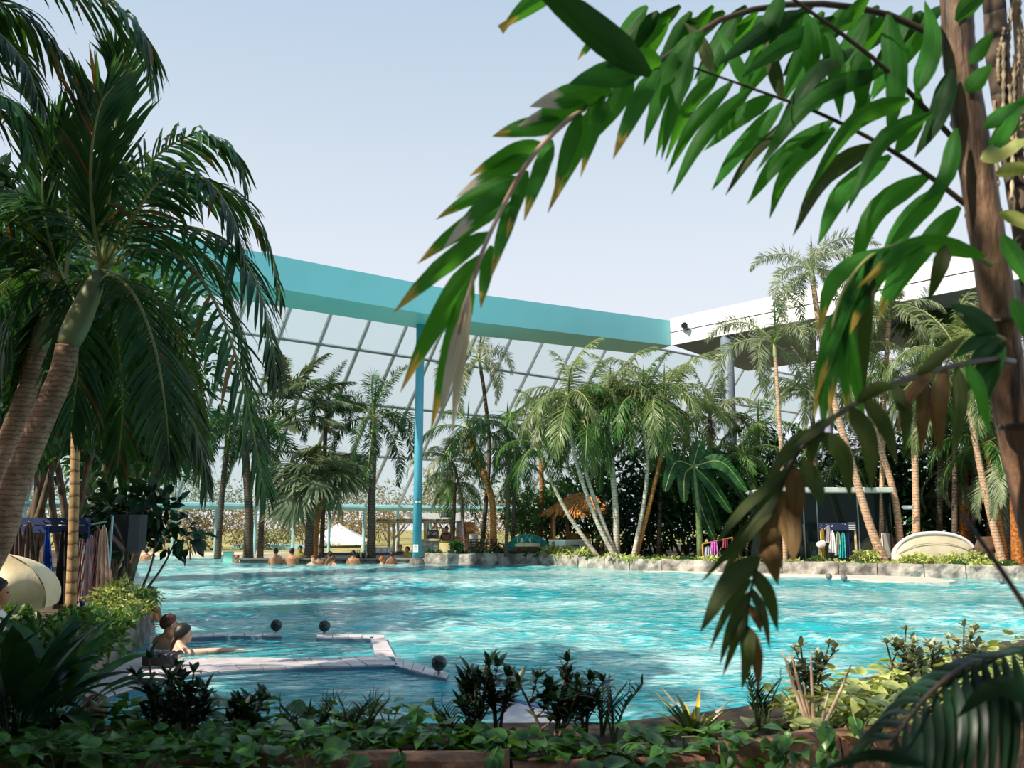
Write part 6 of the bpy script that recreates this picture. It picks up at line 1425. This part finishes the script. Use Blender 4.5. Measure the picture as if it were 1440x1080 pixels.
# arrow sign on the pink trunk
a = P(1268, 713.5, 28.3); t = thing('arrow_sign', 'small grey arrow sign pointing left on the pink palm trunk', 'sign', P(1285, 713.5, 28.3) + np.array([0, 0, -.1]))
L_ = P(1286, 713.5, 28.3)[0] - a[0]; h_ = .062
vs = [(0, 0), (.06, -h_), (L_, -h_), (L_, h_), (.06, h_)]; o = MB().add([(a[0] + x, 28.3, a[2] + z) for x, z in vs] + [(a[0] + x, 28.33, a[2] + z) for x, z in vs], [(0, 1, 2, 3, 4), (9, 8, 7, 6, 5)] + [(i, i + 5, (i + 1) % 5 + 5, (i + 1) % 5) for i in range(5)]).build('board', mat('sign_grey', '#7d8c94', '#8f9da4', 4, .5), t)
mb = MB()   # worn letters, no longer legible: short pale strokes
for i, (x_, z_, w_, hh_) in enumerate(((.10, 0, .012, .07), (.135, .028, .03, .012), (.17, 0, .012, .07), (.20, 0, .03, .012), (.23, 0, .012, .07), (.26, -.028, .03, .012), (.295, 0, .012, .07), (.325, .01, .024, .012))):
    mb.box((a[0] + x_, 28.297, a[2] + z_), (w_, .006, hh_))
mb.build('worn_lettering', M_paper, o)
# ------------------------------------------------------------ people
SKIN = [mat('skin_light', '#d9a488', '#e6b79c', 5, .5), mat('skin_tan', '#b87a56', '#c98d68', 5, .5), mat('skin_wet', '#c58a66', '#dba27e', 5, .35), mat('skin_brown', '#8f5c40', '#a06b4c', 5, .5)]
def body_mb(zs=.16, w=1.0, head=(0, 0), arms=((.16, -.05, -.35), (.16, .05, -.35)), bottom=-.5, hl=0.0, yaw=0.0):
    """front is +x. union of overlapping volumes, later fused into one skin by a voxel remesh"""
    m = MB()
    prof = np.array([(.13, bottom), (.15, bottom + .15), (.165, -.2), (.178, -.05), (.185, zs - .09), (.165, zs - .03), (.10, zs + .015), (.062, zs + .05)]); prof[:, 0] *= w
    m.lathe(np.vstack([[1e-4, bottom - .02], prof, [1e-4, zs + .08]]), (0, 0, 0), 20, sx=.62, sy=1.0)
    hx, hy = head; hz = zs + .185 + hl
    m.tube([(-.012, 0, zs - .02), (.0, 0, zs + .06), (hx * .6 + .008, hy * .6, hz - .07)], [.08, .062, .06], 12)
    for s in (-1, 1): m.tube([(-.02, s * .03, zs + .035), (-.015, s * .1 * w, zs + .0), (-.005, s * .16 * w, zs - .035)], [.05, .052, .055], 10)
    c = np.array([hx + .015, hy, hz]); body = m; m = MB()
    m.ball(c + np.array([-.012, 0, .02]), (.098, .078, .098), 16, 12)          # cranium
    m.ball(c + np.array([.03, 0, -.045]), (.062, .058, .068), 14, 10)          # face and jaw
    m.ball(c + np.array([.058, 0, -.092]), (.03, .032, .024), 10, 8)           # chin
    m.ball(c + np.array([.094, 0, -.028]), (.022, .014, .026), 8, 6)           # nose
    m.ball(c + np.array([.085, 0, .022]), (.02, .05, .014), 8, 6)              # brow
    m.ball(c + np.array([.083, 0, -.066]), (.014, .026, .012), 8, 6)           # lips
    for s in (-1, 1): m.ball(c + np.array([-.005, s * .078, -.02]), (.02, .012, .032), 8, 6)
    hv = np.concatenate(m.v) - c; ca, sa = math.cos(yaw), math.sin(yaw)
    hv = np.stack([hv[:, 0] * ca - hv[:, 1] * sa, hv[:, 0] * sa + hv[:, 1] * ca, hv[:, 2]], 1) + c
    body.add(hv, m.f); m = body
    for s, el in zip((-1, 1), arms):
        sh = np.array([-.005, s * .168 * w, zs - .05]); 
        m.ball(sh, (.062, .062, .065), 12, 8)
        pts = [sh] + [np.array(e) for e in (el if isinstance(el[0], (tuple, list)) else [np.array([el[0] * .3, s * .22 * w, zs - .25]), np.array([el[0], s * (.2 + el[1] * s), zs + el[2]])])]
        r = [.055, .042, .033, .028][:len(pts)]
        C = spline(pts, 14); m.tube(C, np.interp(np.linspace(0, 1, 14), np.linspace(0, 1, len(r)), r), 12)
    return m, c
def hair_mb(c, k=1.09, front=60, side=112, back=142, sx=.105, sy=.086, sz=.108, seed=0, rough=.004):
    rs = np.random.RandomState(seed); n, q = 28, 12; vs = []
    for i in range(n):
        az = 2 * math.pi * i / n; f = (1 + math.cos(az)) / 2
        pm = back + (side - back) * min(1, f * 2) if f < .5 else side + (front - side) * (f - .5) * 2
        for j in range(q + 1):
            po = math.radians(pm) * j / q; kk = k * (1 + (.0 if j < q - 1 else (-.04 if j < q else -.13)))
            vs.append((c[0] - .014 + math.sin(po) * math.cos(az) * sx * kk + rs.normal(0, rough), c[1] + math.sin(po) * math.sin(az) * sy * kk + rs.normal(0, rough), c[2] + .018 + math.cos(po) * sz * kk + rs.normal(0, rough)))
    fs = [(i * (q + 1) + j, ((i + 1) % n) * (q + 1) + j, ((i + 1) % n) * (q + 1) + j + 1, i * (q + 1) + j + 1) for i in range(n) for j in range(q)]
    return MB().add(vs, fs)
def turned(mb, c, yaw):
    v = np.concatenate(mb.v) - c; ca, sa = math.cos(yaw), math.sin(yaw)
    return MB().add(np.stack([v[:, 0] * ca - v[:, 1] * sa, v[:, 0] * sa + v[:, 1] * ca, v[:, 2]], 1) + c, mb.f)
def eyes_mb(c):
    m = MB()
    for s in (-1, 1): m.ball(c + np.array([.082, s * .028, -.004]), (.008, .011, .007), 8, 6)
    return m
def remesh(o, vox):
    md = o.modifiers.new('fuse', 'REMESH'); md.mode = 'VOXEL'; md.voxel_size = vox; md.use_smooth_shade = True
    sm = o.modifiers.new('soften', 'SMOOTH'); sm.iterations = 3; sm.factor = .5
HAIR = {k: mat('hair_' + k, a, b, 40, .5, stretch=(1, 1, .3)) for k, a, b in (('brown', '#3a1f12', '#6b3a20'), ('dark', '#17110f', '#2e2320'), ('red', '#7a3a1c', '#b0602c'), ('black', '#0d0c0d', '#1c1a1b'), ('blond', '#8a6a3c', '#c9a468'))}
BM = {}
def bather(label, loc, az, skin, hair, kind='a', vox=.018, scale=1.0, top=None, group=None, back=142, zs=.14, **kw):
    t = thing('person', label, 'person', loc, group)
    key = (kind, vox, zs, str(kw))
    if key not in BM:
        m, c = body_mb(zs=zs, **kw); o = m.build('body', SKIN[skin], t, local=True); remesh(o, vox)
        BM[key] = (o, c)
        o.rotation_euler[2] = az
    else:
        src, c = BM[key]; o = src.copy(); COL.objects.link(o); o.parent = t; o.rotation_euler = (0, 0, az)
        o.material_slots[0].link = 'OBJECT'; o.material_slots[0].material = SKIN[skin]
    hk = ('hair', key, hair, back)
    if hk not in BM: BM[hk] = hair_mb(c, back=back)
    h = turned(BM[hk], c, kw.get('yaw', 0.0)).build('hair', HAIR[hair], t, smooth=True, local=True); h.rotation_euler[2] = az
    e_ = turned(eyes_mb(c), c, kw.get('yaw', 0.0)).build('eyes', HAIR['black'], t, local=True); e_.rotation_euler[2] = az
    if top is not None:
        prof = [(.17, -.5), (.178, -.2), (.19, -.05), (.197, zs - .09), (.178, zs - .025), (.112, zs + .025)]
        s_ = MB().lathe(prof, (0, 0, 0), 20, sx=.66, sy=1.02).build('shirt', top, t, smooth=True, local=True); s_.rotation_euler[2] = az
        for sd in (-1, 1):
            q = MB().tube([(-.005, sd * .15, zs - .04), (.02, sd * .2, zs - .12), (.05, sd * .225, zs - .22)], [.075, .07, .062], 12).build('sleeve', top, t, smooth=True, local=True); q.rotation_euler[2] = az
    if scale != 1: t.scale = (scale,) * 3
    return t
# the couple in the whirlpool
pm = G(233, 914, 0.0); pm = np.array([pm[0] - .07, pm[1] + .25, -.10])
bather('bather with short brown hair sitting behind the dark haired partner', pm, math.radians(64), 2, 'brown', 'man', .012, 1.0, zs=.21, w=1.12, back=138, hl=.0, yaw=-.5, arms=((.05, -.02, -.42), (.08, .02, -.42)))
pw = G(252, 917, 0.0); pw = np.array([pw[0], pw[1] + .02, -.11])
w = thing('person', 'bather with dark braided hair stretching one arm over the water', 'person', pw)
aw = math.radians(50); ad = np.array([.70, -.71, 0.0]); ap_ = np.array([.71, .70, 0.0])
m, c = body_mb(zs=.15, w=.95, hl=-.01, head=(.03, .0), yaw=-.38, arms=(tuple(tuple(np.array([-.005, -.16, .10]) + ad * q + np.array([0, 0, z])) for q, z in ((.2, .025), (.42, .04), (.58, .045))), (.12, .04, -.4)))
# hand at the end of the stretched arm: palm, four fingers, thumb
hb = np.array([-.005, -.16, .145]) + ad * .58
def HF(a, b, z): return hb + ad * a + ap_ * b + np.array([0, 0, z])
m.tube([HF(0, 0, 0), HF(.03, 0, 0), HF(.07, 0, 0), HF(.095, 0, 0)], [.028, .036, .038, .03], 12, flat=.45)
for i, (dy, ln) in enumerate(((-.028, .062), (-.010, .074), (.009, .07), (.027, .054))):
    m.tube([HF(.082, dy, 0), HF(.082 + ln * .55, dy * 1.25, .004), HF(.082 + ln, dy * 1.4, -.006)], [.0105, .0095, .007], 8)
m.tube([HF(.02, .03, 0), HF(.05, .056, 0), HF(.078, .062, -.004)], [.012, .011, .008], 8)
o = m.build('body', SKIN[0], w, local=True); remesh(o, .009); o.rotation_euler[2] = aw
h = turned(hair_mb(c, 1.1, 62, 118, 140, rough=.002), c, -.38).build('hair', HAIR['dark'], w, smooth=True, local=True); h.rotation_euler[2] = aw
br = spline([c + np.array([-.085, .04, -.03]), c + np.array([-.125, .05, -.10]), c + np.array([-.14, .055, -.18]), np.array([-.15, .06, .0])], 18)
b_ = MB().tube(br, np.where(np.arange(18) % 2 == 0, .027, .021) * np.linspace(1.1, .7, 18), 9).build('braid', HAIR['dark'], w, smooth=True, local=True); b_.rotation_euler[2] = aw
e_ = turned(eyes_mb(c), c, -.38).build('eyes', HAIR['black'], w, local=True); e_.rotation_euler[2] = aw
st = MB()
for s in (-1, 1): st.tube([(.07, s * .075, .06), (.02, s * .085, .125), (-.06, s * .07, .115), (-.115, s * .05, .04), (-.12, s * .04, -.05)], .011, 7)
s_ = st.build('bikini_strap', M_white_cloth, w, smooth=True, local=True); s_.rotation_euler[2] = aw
# others
def wat(px, py, dz=0.0): g = G(px, py, 0); return np.array([g[0], g[1], dz])
Y_ = 36.0
def at(px, pyc, Y, zs=.14, hl=.185):
    p = P(px, pyc, Y); return np.array([p[0], p[1], p[2] - zs - hl])
R = math.radians
bather('person with brown hair in the water behind the sunlit left shrubs', at(211, 836, 15.5), R(70), 3, 'brown', 'a')
bather('person with reddish hair partly hidden behind the foreground planter', at(133, 1003, 6.9), R(70), 3, 'brown', 'a')
bather('pale bather leaning at the far left pool rim', at(192, 778, 40.0), R(100), 0, 'dark', 'a')
bather('broad shouldered bather beside the pale one at far rim', at(206, 777, 39.6), R(120), 2, 'dark', 'b', w=1.15, zs=.2)
bather('bather with dark hair swimming in front of the far rim pair', at(215, 783, 38.6), R(-60), 0, 'dark', 'a')
bather('bather with red brown hair next to the mint panel', at(333, 785, 36.2), R(-20), 1, 'red', 'a')
bather('bather sitting at the bar front near the ringed grey trunk', at(388, 778, 35.2), R(90), 1, 'dark', 'b', w=1.15, zs=.2)
bather('bather with broad back at the bar beside the green shirted attendant', at(410.5, 778, 35.2), R(80), 1, 'black', 'b', w=1.15, zs=.2)
bather('red haired bather standing in water before the bar fan palm', at(440, 786, 34.4), R(-70), 0, 'red', 'a')
bather('dark haired bather at the bar right of fan palm trunk', at(449, 782, 35.2), R(80), 3, 'black', 'a')
bather('dark haired bather leaning close to neighbour at the bar', at(464, 780, 35.2), R(150), 3, 'dark', 'a')
bather('bather with dark bun facing away in the open water', at(468, 786, 34.2), R(60), 1, 'brown', 'a', back=134)
bather('bather alone at the bar near the row of bottles', at(497, 781, 35.3), R(90), 1, 'dark', 'b', w=1.15, zs=.2)
bather('red haired bather at the bar end left of the teal column', at(537, 787, 34.9), R(30), 1, 'red', 'a')
bather('dark haired bather behind red haired one at bar end', at(551, 780, 35.3), R(120), 3, 'black', 'a')
G_shirt = mat('green_shirt', '#6fae3c', '#8cc650', 8, .8)
bather('bar attendant in green shirt beside the fan palm trunk', at(422, 772, 37.0, .2), R(-80), 1, 'dark', 'b', w=1.15, zs=.2, top=G_shirt)
bather('bar attendant in green shirt just left of the teal column', at(573, 773, 37.0, .2), R(-120), 1, 'dark', 'b', w=1.15, zs=.2, top=G_shirt)
bather('person with orange hair in dark top behind the bar', at(563, 770, 39.3, .14), R(-90), 0, 'red', 'a', top=mat('dark_top', '#2a2a35', '#3d3d48', 8, .9))
def stand(label, px, pyh, Y, top, legs, az, hair, skin):
    p = P(px, pyh, Y); t = bather(label, (p[0], p[1], p[2] - .385), az, skin, hair, 'b', w=1.15, zs=.2, top=top)
    g = .3 - (p[2] - .385)
    m = MB()
    m.lathe([(.15, -.35), (.185, -.45), (.19, -.55), (.15, -.62)], (0, 0, 0), 16, sx=.7)
    for s in (-1, 1): m.tube([(0, s * .09, -.5), (.01, s * .1, -.5 + (g + .5) * .5), (0, s * .1, g + .02)], [.095, .07, .05], 12)
    q = m.build('trousers', legs, t, smooth=True, local=True); q.rotation_euler[2] = az
stand('person in dark blue jacket standing at the juice kiosk', 628, 744, 39.2, mat('jacket_blue', '#26324f', '#34436a', 8, .9), mat('jeans', '#1c2233', '#2a3145', 8, .9), R(-100), 'dark', 1)
stand('person in rust red top leaning at the kiosk side counter', 644, 750, 39.3, mat('rust_top', '#a8442c', '#c45c3c', 8, .9), mat('jeans', '#1c2233', '#2a3145', 8, .9), R(-80), 'blond', 0)
stand('person with dark hair passing behind the cream shell daybed', 1258, 757, 29.3, mat('cream_top', '#b8a890', '#cbbda6', 8, .9), mat('jeans', '#1c2233', '#2a3145', 8, .9), R(180), 'black', 1)
bather('person in white top resting before the cream hooded chair', at(-6, 833, 8.4, .14), R(30), 1, 'dark', 'a', top=M_white_cloth)
for i, px in enumerate((374, 382, 391, 402)):
    bather('far off bather in the outdoor basin beyond the glass', at(px, 771, 52 + i * .5), R(i * 80), i % 3, ['dark', 'blond', 'red', 'brown'][i], 'a', group='bathers in the outdoor basin')
g = P(388, 775, 52); struct(MB().box((g[0], 52.5, .2), (4.5, 3.0, .25)).build('floor_outdoor_basin', mat('basin_water', '#8fc7c8', '#a9d6d6', 2, .2)), 'small outdoor basin beyond the facade')
